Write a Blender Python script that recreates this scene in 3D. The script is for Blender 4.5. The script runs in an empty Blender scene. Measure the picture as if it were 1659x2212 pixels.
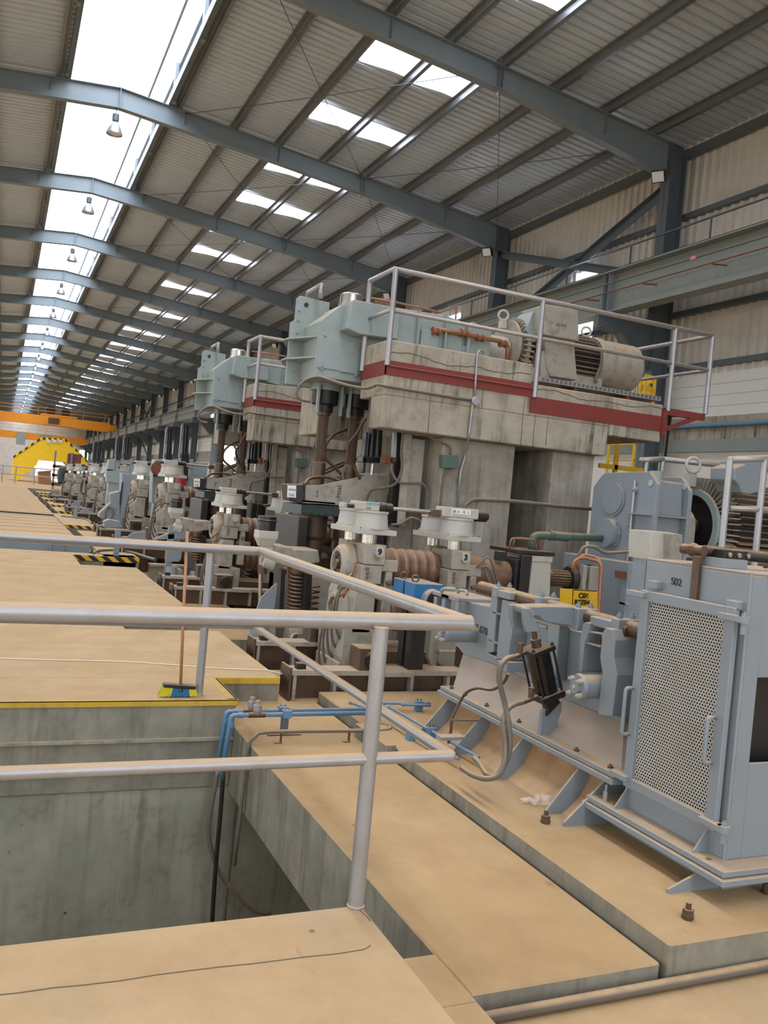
import bpy, math, random
from mathutils import Vector, Matrix
random.seed(7)
sc = bpy.context.scene
COL = sc.collection
# ---------------------------------------------------------------- camera
F, CX, CY = 1880.0, 829.5, 1106.0
_yaw, _pit, _rol = 0.41479805, -0.01382527, 0.09138901
_f = Vector((math.sin(_yaw)*math.cos(_pit), math.cos(_yaw)*math.cos(_pit), math.sin(_pit)))
_r0 = Vector((math.cos(_yaw), -math.sin(_yaw), 0)); _u0 = _r0.cross(_f)
CR = math.cos(_rol)*_r0 + math.sin(_rol)*_u0
CU = -math.sin(_rol)*_r0 + math.cos(_rol)*_u0
CP = Vector((0, 0, 1.53))
cd = bpy.data.cameras.new('camera'); cam = bpy.data.objects.new('camera', cd); COL.objects.link(cam)
cam.matrix_world = Matrix(((CR.x, CU.x, -_f.x, CP.x), (CR.y, CU.y, -_f.y, CP.y), (CR.z, CU.z, -_f.z, CP.z), (0, 0, 0, 1)))
cd.sensor_fit = 'VERTICAL'; cd.sensor_height = 36.0; cd.lens = 36.0*F/2212.0
cd.clip_start = 0.05; cd.clip_end = 600
sc.camera = cam
def at(px, py, **k):
    """point of the place seen at a pixel, on the plane x=, y= or z= given"""
    d = (px-CX)/F*CR - (py-CY)/F*CU + _f
    (a, v), = k.items(); i = 'xyz'.index(a)
    return CP + d*((v-CP[i])/d[i])
# ---------------------------------------------------------------- world, light, exposure
w = bpy.data.worlds.new('world'); sc.world = w; w.use_nodes = True
wb = w.node_tree.nodes['Background']; wb.inputs[0].default_value = (0.92, 0.96, 1.0, 1); wb.inputs[1].default_value = 3.3
SKYL = 9.0       # daylight through the translucent roof sheets
sc.view_settings.view_transform = 'Standard'; sc.view_settings.look = 'None'
sc.view_settings.gamma = 1.0; sc.view_settings.exposure = -0.27; sc.view_settings.use_curve_mapping = False
sc.cycles.max_bounces = 7; sc.cycles.glossy_bounces = 2; sc.cycles.transmission_bounces = 2
# ---------------------------------------------------------------- materials
def srgb(h):
    c = [int(h[i:i+2], 16)/255 for i in (0, 2, 4)]
    return tuple(x/12.92 if x <= .04045 else ((x+.055)/1.055)**2.4 for x in c) + (1,)
class NT:
    def __init__(s, name):
        s.m = bpy.data.materials.new(name); s.m.use_nodes = True; s.t = s.m.node_tree; s.n = s.t.nodes
        s.b = s.n['Principled BSDF']
    def add(s, typ, **k):
        n = s.n.new(typ)
        for a, v in k.items():
            if a[0] == '_': n.inputs[int(a[1:])].default_value = v
            else: setattr(n, a, v)
        return n
    def l(s, a, b): s.t.links.new(a, b)
    def pos(s, scale=(1, 1, 1)):
        g = s.add('ShaderNodeNewGeometry'); m = s.add('ShaderNodeMapping'); m.inputs['Scale'].default_value = scale
        s.l(g.outputs['Position'], m.inputs['Vector']); return m.outputs[0]
    def noise(s, scale, detail=4, rough=.55, sv=(1, 1, 1), lo=.35, hi=.65):
        n = s.add('ShaderNodeTexNoise'); n.inputs['Scale'].default_value = scale; n.inputs['Detail'].default_value = detail
        n.inputs['Roughness'].default_value = rough; s.l(s.pos(sv), n.inputs['Vector'])
        r = s.add('ShaderNodeMapRange', _1=lo, _2=hi); s.l(n.outputs['Fac'], r.inputs[0]); return r.outputs[0]
    def mix(s, fac, a, b, blend='MIX'):
        m = s.add('ShaderNodeMix', data_type='RGBA', blend_type=blend)
        for i, v in ((0, fac), (6, a), (7, b)):
            if hasattr(v, 'links'): s.l(v, m.inputs[i])
            else: m.inputs[i].default_value = v
        return m.outputs[2]
    def math(s, op, a, b=0.0):
        m = s.add('ShaderNodeMath', operation=op)
        for i, v in ((0, a), (1, b)):
            if hasattr(v, 'links'): s.l(v, m.inputs[i])
            else: m.inputs[i].default_value = v
        return m.outputs[0]
    def bump(s, h, st=.3, dist=.01):
        b = s.add('ShaderNodeBump'); b.inputs['Strength'].default_value = st; b.inputs['Distance'].default_value = dist
        s.l(h, b.inputs['Height']); s.l(b.outputs[0], s.b.inputs['Normal'])
    def up(s, lo=.35, hi=.85):
        g = s.add('ShaderNodeNewGeometry'); x = s.add('ShaderNodeSeparateXYZ'); s.l(g.outputs['Normal'], x.inputs[0])
        r = s.add('ShaderNodeMapRange', _1=lo, _2=hi); s.l(x.outputs[2], r.inputs[0]); return r.outputs[0]
DUST = srgb('C9A67C')
def paint(name, c, rough=.5, metal=0., dust=.85, grime=.35, gc='6E5A45', sc_=9., bump=.12):
    """painted or bare metal with patches of grime, and dust lying on its upper faces"""
    t = NT(name); c = srgb(c)
    a = t.mix(t.math('MULTIPLY', t.noise(sc_, 5, .6, lo=.5, hi=.75), grime), c, srgb(gc))
    v = t.noise(sc_*.25, 2, .5, lo=.3, hi=.7)
    a = t.mix(t.math('MULTIPLY', v, .14), a, (c[0]*.55, c[1]*.55, c[2]*.58, 1))
    if dust > 0:
        u = t.math('MULTIPLY', t.up(), t.math('ADD', t.math('MULTIPLY', t.noise(14, 3), .3), .7))
        u = t.math('MULTIPLY', u, dust); a = t.mix(u, a, DUST)
        r = t.math('ADD', t.math('MULTIPLY', u, .9-rough), rough); t.l(r, t.b.inputs['Roughness'])
        t.l(t.math('MULTIPLY', t.math('SUBTRACT', 1., u), metal), t.b.inputs['Metallic'])
    else:
        t.b.inputs['Roughness'].default_value = rough; t.b.inputs['Metallic'].default_value = metal
    t.l(a, t.b.inputs['Base Color'])
    if bump: t.bump(t.noise(60, 2), bump, .002)
    return t.m
def concrete(name, c, c2, dust=0., streak=.5, board=0., sc_=2.5, spots=.5, crack=0.):
    t = NT(name)
    a = t.mix(t.noise(sc_, 6, .62, lo=.3, hi=.7), srgb(c), srgb(c2))
    d = srgb('4E483C')
    if streak: a = t.mix(t.math('MULTIPLY', t.math('MULTIPLY', t.noise(11, 4, .65, sv=(1, 1, .06), lo=.5, hi=.66), t.noise(1.3, 3, lo=.42, hi=.6)), streak), a, d)
    a = t.mix(t.math('MULTIPLY', t.noise(5, 7, .75, lo=.55, hi=.68), .45), a, srgb('6E685A'))
    if board: a = t.mix(t.math('MULTIPLY', t.noise(16, 3, .5, sv=(1, 1, .03), lo=.4, hi=.62), board), a, srgb('6F685B'))
    v = t.add('ShaderNodeTexVoronoi'); v.inputs['Scale'].default_value = 7; t.l(t.pos(), v.inputs['Vector'])
    r = t.add('ShaderNodeMapRange', _1=.10, _2=.05); t.l(v.outputs['Distance'], r.inputs[0])
    a = t.mix(t.math('MULTIPLY', t.math('MULTIPLY', r.outputs[0], t.noise(3, 2, lo=.5, hi=.6)), spots), a, d)
    if dust:
        u = t.math('MULTIPLY', t.up(.5, .9), t.math('ADD', t.math('MULTIPLY', t.noise(1.7, 6, .65, lo=.38, hi=.6), .45), .55))
        a = t.mix(t.math('MULTIPLY', u, dust), a, srgb('CDAB80'))
    t.l(a, t.b.inputs['Base Color']); t.b.inputs['Roughness'].default_value = .9
    t.b.inputs['Specular IOR Level'].default_value = .25
    t.bump(t.noise(22, 6, .7, lo=.2, hi=.8), .45, .006)
    return t.m
def floor_mat(name, c='CBAB83', c2='B6966C', c3='9E957E', patch=.45):
    t = NT(name)
    a = t.mix(t.noise(1.6, 7, .7, lo=.3, hi=.7), srgb(c), srgb(c2))
    a = t.mix(t.math('MULTIPLY', t.noise(1.1, 5, .7, lo=.54, hi=.74), patch), a, srgb(c3))
    a = t.mix(t.math('MULTIPLY', t.noise(7, 6, .7, sv=(1, .35, 1), lo=.64, hi=.74), .55), a, srgb('8A6747'))
    v = t.add('ShaderNodeTexVoronoi'); v.inputs['Scale'].default_value = 4.5; t.l(t.pos(), v.inputs['Vector'])
    r = t.add('ShaderNodeMapRange', _1=.07, _2=.04); t.l(v.outputs['Distance'], r.inputs[0])
    a = t.mix(t.math('MULTIPLY', t.math('MULTIPLY', r.outputs[0], t.noise(2.2, 2, lo=.5, hi=.58)), .7), a, srgb('6A4A30'))
    side = t.math('SUBTRACT', 1.0, t.up(.4, .8))
    g = t.mix(t.noise(4, 6, .65, lo=.3, hi=.7), srgb('9A9484'), srgb('79756A'))
    g = t.mix(t.math('MULTIPLY', t.noise(9, 4, .6, sv=(1, 1, .12), lo=.5, hi=.7), .5), g, srgb('4B463B'))
    a = t.mix(side, a, g)
    t.l(a, t.b.inputs['Base Color']); t.b.inputs['Roughness'].default_value = .92
    t.b.inputs['Specular IOR Level'].default_value = .2
    t.bump(t.noise(18, 6, .7, lo=.2, hi=.8), .3, .005)
    return t.m
def emit(name, c, s):
    t = NT(name); t.b.inputs['Base Color'].default_value = srgb(c); t.b.inputs['Emission Color'].default_value = srgb(c)
    t.b.inputs['Emission Strength'].default_value = s; t.b.inputs['Roughness'].default_value = .6
    return t.m
def flat(name, c, rough=.6, metal=0.):
    t = NT(name); t.b.inputs['Base Color'].default_value = srgb(c); t.b.inputs['Roughness'].default_value = rough
    t.b.inputs['Metallic'].default_value = metal; return t.m
def stripes(name, c1, c2, freq=7., axis=(1, 0, 1)):
    t = NT(name); g = t.pos(); d = t.add('ShaderNodeVectorMath', operation='DOT_PRODUCT'); t.l(g, d.inputs[0])
    d.inputs[1].default_value = axis
    f = t.math('GREATER_THAN', t.math('FRACT', t.math('MULTIPLY', d.outputs['Value'], freq)), .5)
    a = t.mix(f, srgb(c1), srgb(c2)); t.l(a, t.b.inputs['Base Color']); t.b.inputs['Roughness'].default_value = .7
    return t.m
M = {}
M['floor'] = floor_mat('dusty_screed')
M['slab'] = floor_mat('dusty_slab', 'C4A276', 'AE8C62', '98917B', .55)
M['deckplate'] = floor_mat('dusty_deck_plate', 'BBA68A', 'A69379', '8F8877', .6)
M['pit'] = concrete('pit_concrete', 'A5A392', '858476', dust=.6, streak=.45, spots=1.)
M['conc'] = concrete('cast_concrete', 'B2AA9B', '8F8778', dust=.9, streak=1., spots=.3)
M['boardconc'] = concrete('board_marked_concrete', 'B9B2A6', '827B70', dust=.5, streak=.6, board=.22, sc_=1.6)
M['steel'] = paint('blue_grey_structural_paint', '5A656C', .5, .0, dust=0, grime=.15, gc='7C7464')
M['steelR'] = paint('blue_grey_rafter_paint', '7B878D', .5, .0, dust=0, grime=.15, gc='7C7464')
M['girder'] = paint('crane_girder_paint', '7F857F', .5, .0, dust=.5, grime=.35, gc='75685A')
M['purlin'] = paint('galvanised_purlin', '7E8184', .38, .5, dust=0, grime=.2)
M['roof'] = paint('roof_sheet', 'C2CEDA', .42, .1, dust=0, grime=.12, gc='8B8470', sc_=1.5)
M['clad'] = paint('wall_sheet', 'DAD5CC', .5, .1, dust=0, grime=.3, gc='8D7C68', sc_=1.2)
M['white'] = paint('white_panel', 'DAD9D2', .4, .0, dust=.2, grime=.08, sc_=2)
M['sky'] = emit('translucent_roof_sheet', 'E8F0FF', SKYL)
M['pipe'] = paint('silver_painted_pipe', 'A3A2A4', .36, .45, dust=1., grime=.25, gc='7F6E5C')
M['yellowline'] = paint('yellow_edge_paint', 'C8A22E', .7, 0, dust=.5, grime=.5)
M['hazard'] = stripes('hazard_stripes', 'D7A92B', '232323', 4.2, (1, 0, 1.2))
M['dark'] = paint('oily_black_steel', '2A2826', .45, .3, dust=.45, grime=.4, gc='4A3B2E')
M['black'] = paint('black_paint', '1B1B1D', .35, .0, dust=.5, grime=.3, gc='4A4036')
M['brown'] = paint('oily_brown_steel', '5E4A3B', .45, .35, dust=.75, grime=.6, gc='2E241C')
M['mill'] = paint('cream_grey_mill_paint', '9F998C', .5, .0, dust=.7, grime=.65, gc='5E4B39')
M['millw'] = paint('off_white_mill_paint', 'B5B2A9', .45, .0, dust=.5, grime=.25, gc='84705A')
M['grey'] = paint('blue_grey_machine_paint', '828B92', .42, .0, dust=.85, grime=.16, gc='85796A')
M['teal'] = paint('pale_teal_gearbox_paint', '8F9C9A', .42, .0, dust=.8, grime=.22, gc='7C7464')
M['rust'] = paint('rusty_steel', '7A4A33', .8, .1, dust=.4, grime=.6, gc='4A2C1E')
M['red'] = paint('red_oxide_paint', '7A2F29', .6, .0, dust=.35, grime=.15, gc='5E2A24')
M['blue'] = paint('light_blue_pipe_paint', '5484A8', .45, .0, dust=.6, grime=.2)
M['blue2'] = paint('bright_blue_paint', '206A9E', .4, .0, dust=.85, grime=.15)
M['yellow'] = paint('yellow_paint', 'E2B21F', .5, .0, dust=.3, grime=.15)
M['hoodyel'] = paint('bright_yellow_hood', 'FFD21A', .5, .0, dust=0, grime=.04)
M['orange'] = paint('orange_crane_paint', 'EE9A1E', .5, .0, dust=.2, grime=.15)
M['chrome'] = paint('bright_steel', 'C9C4BA', .22, .95, dust=.2, grime=.1)
M['lamp'] = paint('lamp_aluminium', 'B9BBC4', .3, .6, dust=0, grime=.05)
M['glass'] = flat('lamp_glass', 'E9ECF2', .2)
M['copper'] = paint('copper_pipe', '9A6A50', .4, .5, dust=.5, grime=.3)
M['green'] = paint('green_pipe', '4C6259', .45, .0, dust=.6, grime=.2)
M['hose'] = paint('dusty_hose', '6B6259', .7, .0, dust=.8, grime=.3)
M['ink'] = flat('ink', '35353A', .8)
M['blackink'] = flat('black_lettering', '141414', .7)
M['cyanink'] = flat('cyan_lettering', '3C9DB4', .6)
M['wood'] = paint('wooden_handle', 'B98462', .6, 0, dust=.2, grime=.2)
M['cord'] = flat('white_cord', 'DCCFBD', .8)
M['brblue'] = flat('blue_bristles', '2E6C93', .8)
M['bryel'] = flat('yellow_bristles', 'C9BE2C', .8)
M['paper'] = flat('white_label', 'E4E2DE', .6)
M['pigment_red'] = paint('red_cylinder_paint', 'A8242C', .45, 0, dust=.3, grime=.2)
M['tank'] = paint('dark_green_paint', '24383A', .45, 0, dust=.4, grime=.2)
M['card'] = paint('brown_cardboard', '9C7350', .85, 0, dust=.3, grime=.2)
M['dirt'] = paint('reddish_dirt', 'A5825F', .9, 0, dust=.8, grime=.8, gc='7A4F33', sc_=6)
M['crackm'] = flat('crack_dirt', '6E6350', .95)
M['ground'] = flat('outside_ground', 'B8A68C', .9)
M['blackgloss'] = paint('glossy_black_paint', '141415', .12, .0, dust=.3, grime=.1)
M['apron'] = paint('dusty_grey_apron', '938B87', .8, .0, dust=.45, grime=.6, gc='9A7356', sc_=5)
# ---------------------------------------------------------------- mesh helpers
V = Vector
def frame(d):
    d = d.normalized(); a = V((0, 0, 1)) if abs(d.z) < .9 else V((1, 0, 0))
    x = a.cross(d).normalized(); return x, d.cross(x)
class MB:
    def __init__(s): s.v = []; s.f = []; s.sm = []
    def add(s, vs, fs, sm=False):
        o = len(s.v); s.v += [V(p) for p in vs]; s.f += [[i+o for i in f] for f in fs]; s.sm += [sm]*len(fs); return s
    def box(s, x0, x1, y0, y1, z0, z1):
        vs = [(x, y, z) for z in (z0, z1) for y in (y0, y1) for x in (x0, x1)]
        return s.add(vs, [(0, 2, 3, 1), (4, 5, 7, 6), (0, 1, 5, 4), (2, 6, 7, 3), (0, 4, 6, 2), (1, 3, 7, 5)])
    def prism(s, pts, vec):
        pts = [V(p) for p in pts]; vec = V(vec); n = len(pts)
        nrm = sum(((pts[i]-pts[0]).cross(pts[(i+1) % n]-pts[0]) for i in range(n)), V((0, 0, 0)))
        if nrm.dot(vec) > 0: pts = pts[::-1]
        return s.add(pts+[p+vec for p in pts], [tuple(range(n)), tuple(range(2*n-1, n-1, -1))] +
                     [((i+1) % n, i, n+i, n+(i+1) % n) for i in range(n)])
    def beam(s, p, q, wd, ht, up=(0, 0, 1)):
        p, q = V(p), V(q); d = (q-p).normalized(); up = V(up); x = d.cross(up).normalized(); u = x.cross(d)
        c = [x*a*wd/2+u*b*ht/2 for a, b in ((-1, -1), (1, -1), (1, 1), (-1, 1))]
        return s.prism([p+k for k in c], q-p)
    def ring(s, secs, closed=False, cap=True, sm=True):
        """skin between equal-length rings of points"""
        n = len(secs[0]); o = [p for r in secs for p in r]; fs = []
        for k in range(len(secs)-1):
            for i in range(n): fs.append((k*n+i, k*n+(i+1) % n, (k+1)*n+(i+1) % n, (k+1)*n+i))
        s.add(o, fs, sm)
        if cap:
            b = len(s.v)-len(o)
            s.f += [[b+i for i in range(n)][::-1], [b+(len(secs)-1)*n+i for i in range(n)]]; s.sm += [False, False]
        return s
    def lathe(s, p, axis, prof, n=20, cap=True):
        """prof = [(distance along axis, radius), ...]; a repeated distance gives a sharp step"""
        p = V(p); axis = V(axis).normalized(); x, y = frame(axis)
        cs = [(math.cos(2*math.pi*i/n), math.sin(2*math.pi*i/n)) for i in range(n)]
        for (t0, r0), (t1, r1) in zip(prof[:-1], prof[1:]):
            s.ring([[p+axis*t+(x*c+y*q)*r for c, q in cs] for t, r in ((t0, r0), (t1, r1))], cap=False, sm=(t0 != t1))
        if cap:
            for (t, r), fl in ((prof[0], True), (prof[-1], False)):
                if r > 1e-4:
                    vs = [p+axis*t+(x*c+y*q)*r for c, q in cs]; s.add(vs, [list(range(n))[::-1] if fl else list(range(n))])
        return s
    def cyl(s, p, q, r, n=16, r2=None):
        p, q = V(p), V(q); return s.lathe(p, q-p, [(0, r), ((q-p).length, r if r2 is None else r2)], n)
    def tube(s, pts, r, n=8, smooth=0, bend=0.):
        pts = [V(p) for p in pts]
        if bend:
            o = [pts[0]]
            for a, b, c in zip(pts[:-2], pts[1:-1], pts[2:]):
                d = min(bend, (a-b).length*.45, (c-b).length*.45); p0 = b+(a-b).normalized()*d; p1 = b+(c-b).normalized()*d
                for k in range(6):
                    t = k/5; o.append(p0*(1-t)**2+b*2*t*(1-t)+p1*t*t)
            pts = o+[pts[-1]]
        if smooth:
            o = []; e = [pts[0]*2-pts[1]]+pts+[pts[-1]*2-pts[-2]]
            for i in range(1, len(e)-2):
                for k in range(smooth):
                    t = k/smooth; a, b, c, d = e[i-1:i+3]
                    o.append(.5*((2*b)+(c-a)*t+(2*a-5*b+4*c-d)*t*t+(3*b-a-3*c+d)*t**3))
            pts = o+[pts[-1]]
        dirs = []
        for i in range(len(pts)):
            a = pts[max(i-1, 0)]; b = pts[min(i+1, len(pts)-1)]; dirs.append((b-a).normalized())
        x, y = frame(dirs[0]); secs = []
        for p, d in zip(pts, dirs):
            x = (x-d*x.dot(d)).normalized(); y = d.cross(x)
            secs.append([p+(x*math.cos(2*math.pi*i/n)+y*math.sin(2*math.pi*i/n))*r for i in range(n)])
        return s.ring(secs)
    def hexa(s, p, d, r, h): return s.lathe(p, d, [(0, r), (h, r)], 6)
    def bolt(s, p, d, r=.015, h=.02):
        d = V(d).normalized(); p = V(p); s.hexa(p, d, r, h); return s.cyl(p+d*h, p+d*(h*1.7), r*.5, 6)
    def torus(s, c, axis, R_, r, n=16, k=6):
        c = V(c); x, y = frame(V(axis)); a = V(axis).normalized(); secs = []
        for i in range(n+1):
            t = 2*math.pi*i/n; d = x*math.cos(t)+y*math.sin(t)
            secs.append([c+d*(R_+r*math.cos(2*math.pi*j/k))+a*r*math.sin(2*math.pi*j/k) for j in range(k)])
        return s.ring(secs, cap=False)
    def sphere(s, c, r, n=10):
        c = V(c); return s.lathe(c-V((0, 0, r)), (0, 0, 1), [(r-r*math.cos(math.pi*i/n), max(r*math.sin(math.pi*i/n), 1e-4)) for i in range(n+1)], n*2, cap=False)
    def pieces(s):
        n = len(s.v); par = list(range(n))
        def fd(i):
            while par[i] != i: par[i] = par[par[i]]; i = par[i]
            return i
        for f in s.f:
            for i in f[1:]: par[fd(i)] = fd(f[0])
        g = {}
        for k, f in enumerate(s.f): g.setdefault(fd(f[0]), []).append(k)
        bx = []
        for fl in g.values():
            vs = [s.v[i] for k in fl for i in s.f[k]]
            bx.append([fl, [min(v[a] for v in vs)-.002 for a in range(3)], [max(v[a] for v in vs)+.002 for a in range(3)]])
        ch = True
        while ch:
            ch = False; o = []
            for b in bx:
                for q in o:
                    if all(b[1][a] <= q[2][a] and q[1][a] <= b[2][a] for a in range(3)):
                        q[0] += b[0]; q[1] = [min(q[1][a], b[1][a]) for a in range(3)]; q[2] = [max(q[2][a], b[2][a]) for a in range(3)]; ch = True; break
                else: o.append(b)
            bx = o
        out = []
        for fl, _, _ in bx:
            m = MB(); mp = {}
            for k in sorted(fl):
                m.f.append([mp.setdefault(i, len(mp)) for i in s.f[k]]); m.sm.append(s.sm[k])
            m.v = [s.v[i] for i in mp]; out.append(m)
        return out
    def build(s, name, mat, parent=None, bevel=0., label=None, cut=True):
        if parent and cut and name in SPLIT:
            ps = s.pieces()
            if 1 < len(ps) < 100: return [m.build(name, mat, parent, bevel, label, False) for m in ps][0]
        off = WL.get(parent.name, V((0, 0, 0))) if parent else V((0, 0, 0))
        me = bpy.data.meshes.new(name)
        me.from_pydata([tuple(p-off) for p in s.v], [], s.f); me.update()
        me.polygons.foreach_set('use_smooth', s.sm)
        o = bpy.data.objects.new(name, me); COL.objects.link(o)
        me.materials.append(M[mat] if isinstance(mat, str) else mat)
        if parent: o.parent = parent; WL[o.name] = off
        if bevel:
            b = o.modifiers.new('bevel', 'BEVEL'); b.width = bevel; b.segments = 1; b.limit_method = 'ANGLE'; b.angle_limit = .7
        if label: o['label'] = label
        return o
WL = {}
SPLIT = {'bolt', 'side_plate', 'stiffener', 'screw_neck', 'inspection_cover', 'switch_box', 'rib', 'chock', 'motor', 'side_post', 'lubrication_pipe', 'end_frame', 'foot', 'frame', 'guide_strap', 'gear_housing', 'coupling_bracket', 'spindle_clamp', 'sledge_foot', 'handle', 'hanger', 'flange', 'tie_rod', 'grab_handle', 'housing', 'sledge', 'coupling', 'fitting', 'barrel', 'cable', 'clamp_strap', 'base_beam', 'bracket', 'oil_port'}
def thing(name, label, cat, loc=(0, 0, 0), group=None):
    o = bpy.data.objects.new(name, None); COL.objects.link(o); o.location = loc; o.empty_display_size = .1
    WL[o.name] = V(loc); o['label'] = label; o['category'] = cat
    if group: o['group'] = group
    return o
def one(name, label, cat, mb, mat, group=None, bevel=0., kind=None):
    o = mb.build(name, mat, bevel=bevel); o['label'] = label; o['category'] = cat
    if group: o['group'] = group
    if kind: o['kind'] = kind
    return o
def struct(name, mb, mat, bevel=0., label=None):
    o = mb.build(name, mat, bevel=bevel); o['kind'] = 'structure'
    if label: o['label'] = label
    return o
def copy_tree(o, shift, label=None, parent=None):
    c = o.copy(); COL.objects.link(c); c.parent = parent
    if parent is None:
        c.location = o.location+V(shift); WL[c.name] = WL.get(o.name, V((0, 0, 0)))+V(shift)
        if label: c['label'] = label
    else: WL[c.name] = WL.get(o.name, V((0, 0, 0)))
    for ch in list(o.children): copy_tree(ch, shift, None, c)
    return c
def B(*a): return MB().box(*a)
def text(s, size, origin, xd, yd, mat, parent=None, name='lettering', thick=.0015, bold=0.):
    cu = bpy.data.curves.new('t', 'FONT'); cu.body = s; cu.size = size; cu.extrude = thick; cu.offset = bold
    ob = bpy.data.objects.new('t', cu); COL.objects.link(ob)
    me = bpy.data.meshes.new_from_object(ob.evaluated_get(bpy.context.evaluated_depsgraph_get()))
    xd, yd = V(xd).normalized(), V(yd).normalized(); zd = xd.cross(yd); o = V(origin)
    mb = MB(); mb.add([o+xd*v.co.x+yd*v.co.y+zd*(v.co.z+thick) for v in me.vertices], [list(p.vertices) for p in me.polygons])
    bpy.data.objects.remove(ob); bpy.data.curves.remove(cu); bpy.data.meshes.remove(me)
    return mb.build(name, mat, parent)
ORD = ['first', 'second', 'third', 'fourth', 'fifth', 'sixth', 'seventh', 'eighth', 'ninth', 'tenth', 'eleventh', 'twelfth',
       'thirteenth', 'fourteenth', 'fifteenth', 'sixteenth', 'seventeenth', 'eighteenth', 'nineteenth', 'twentieth',
       'twenty-first', 'twenty-second', 'twenty-third', 'twenty-fourth', 'twenty-fifth']
# ================================================================ THE HALL
XR, BAY, Y1 = 1.97, 7.5, 15.9          # ridge, bay, frame nearest to the camera that is in view
YS, YE = -14.1, 165.9                  # ends of the hall
def zt(x): return 11.30-.1*abs(x-XR)   # top of the rafters
def zr(x): return zt(x)+.19            # underside of the roof sheets
PUR = [3.42, 4.92, 6.18, 7.5, 8.74, 10.07, 11.38, 12.72]
XW = 13.9
def mir(x, s): return XR+s*(x-XR)
# roof sheets with ribs down the slope, cells left out for the translucent sheets
SKY = []
k = 0
while YS+k*BAY < YE-1:
    yb = YS+k*BAY; SKY += [(yb+1.15, yb+2.1), (yb+4.6, yb+5.5)]; k += 1
def inslot(y): return any(a-.01 < y < b+.01 for a, b in SKY)
def ribs(y0, y1, pitch=.235):
    n = max(1, round((y1-y0)/pitch)); p = (y1-y0)/n; o = []
    for i in range(n):
        b = y0+i*p; o += [(b, 0.), (b+p*.62, 0.), (b+p*.7, .045), (b+p*.92, .045)]
    return o+[(y1, 0.)]
for s, nm in ((1, 'right'), (-1, 'left')):
    mb = MB(); xs = [3.25, 6.30, 8.85, XW+.1]
    ys = [YS]+[v for ab in SKY for v in ab]+[YE]
    for xa, xb in zip(xs[:-1], xs[1:]):
        segs = list(zip(ys[:-1], ys[1:])) if xa == 6.30 else [(YS, YE)]
        for ya, yb in segs:
            if xa == 6.30 and inslot((ya+yb)/2): continue
            pr = ribs(ya, yb); vs = []
            for y, h in pr: vs += [(mir(xa, s), y, zr(xa)+h), (mir(xb, s), y, zr(xb)+h)]
            mb.add(vs, [(2*i, 2*i+1, 2*i+3, 2*i+2) for i in range(len(pr)-1)])
    o = struct('ceiling' if s == 1 else 'ceiling_left', mb, 'roof', label='%s slope of the corrugated sheet roof' % nm)
n = 1
for i, (ya, yb) in enumerate(SKY):
    for s in (1, -1):
        mb = MB()
        for xa, xb in ((6.36, 7.44), (7.58, 8.72)):
            mb.box(min(mir(xa, s), mir(xb, s)), max(mir(xa, s), mir(xb, s)), ya, yb, zr((xa+xb)/2)-.02, zr((xa+xb)/2)+.03)
        struct('window_%d' % n, mb, 'sky', label='pair of translucent sheets let into the roof'); n += 1
# ridge monitor: translucent cap, side sheeting, curbs
cap = MB()
for s in (1, -1):
    x0, x1 = XR, mir(3.42, s)
    cap.prism([(x0, YS, 12.35), (x1, YS, 12.22), (x1, YS, 12.26), (x0, YS, 12.39)], (0, YE-YS, 0))
struct('window_%d' % n, cap, 'sky', label='long translucent cap over the ridge opening'); n += 1
for s, nm in ((1, 'right'), (-1, 'left')):
    mb = MB(); x = mir(3.40, s); pr = ribs(YS, YE, .12); vs = []
    for y, h in pr: vs += [(x+s*h*.6, y, zr(3.4)-.1), (x+s*h*.6, y, 12.0)]
    mb.add(vs, [(2*i, 2*i+1, 2*i+3, 2*i+2) for i in range(len(pr)-1)])
    struct('trim_1' if s == 1 else 'trim_2', mb, 'clad', label='corrugated upstand along the %s side of the ridge opening' % nm)
    mb = MB().box(*sorted((mir(3.30, s), mir(3.42, s))), YS, YE, 12.08, 12.22)
    struct('trim_3' if s == 1 else 'trim_4', mb, 'steel', label='%s eaves beam of the ridge cap' % nm)
    mb = MB().box(*sorted((mir(3.16, s), mir(3.28, s))), YS, YE, zt(3.2), zt(3.2)+.24)
    struct('trim_5' if s == 1 else 'trim_6', mb, 'steel', label='%s curb beam of the ridge opening' % nm)
# purlins (channels), one run per line
for s, nm in ((1, 'right'), (-1, 'left')):
    for i, x in enumerate(PUR):
        z = zt(x); mb = MB()
        xa = mir(x, s)
        mb.box(xa-.008, xa+.008, YS, YE, z, z+.18)
        mb.box(*sorted((xa, xa+s*.085)), YS, YE, z, z+.012); mb.box(*sorted((xa, xa-s*.075)), YS, YE, z+.168, z+.18)
        one('roof_purlin', '%s purlin down from the ridge opening on the %s roof slope' % (ORD[i], nm), 'purlin', mb, 'purlin', 'purlins under the roof sheets')
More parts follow.
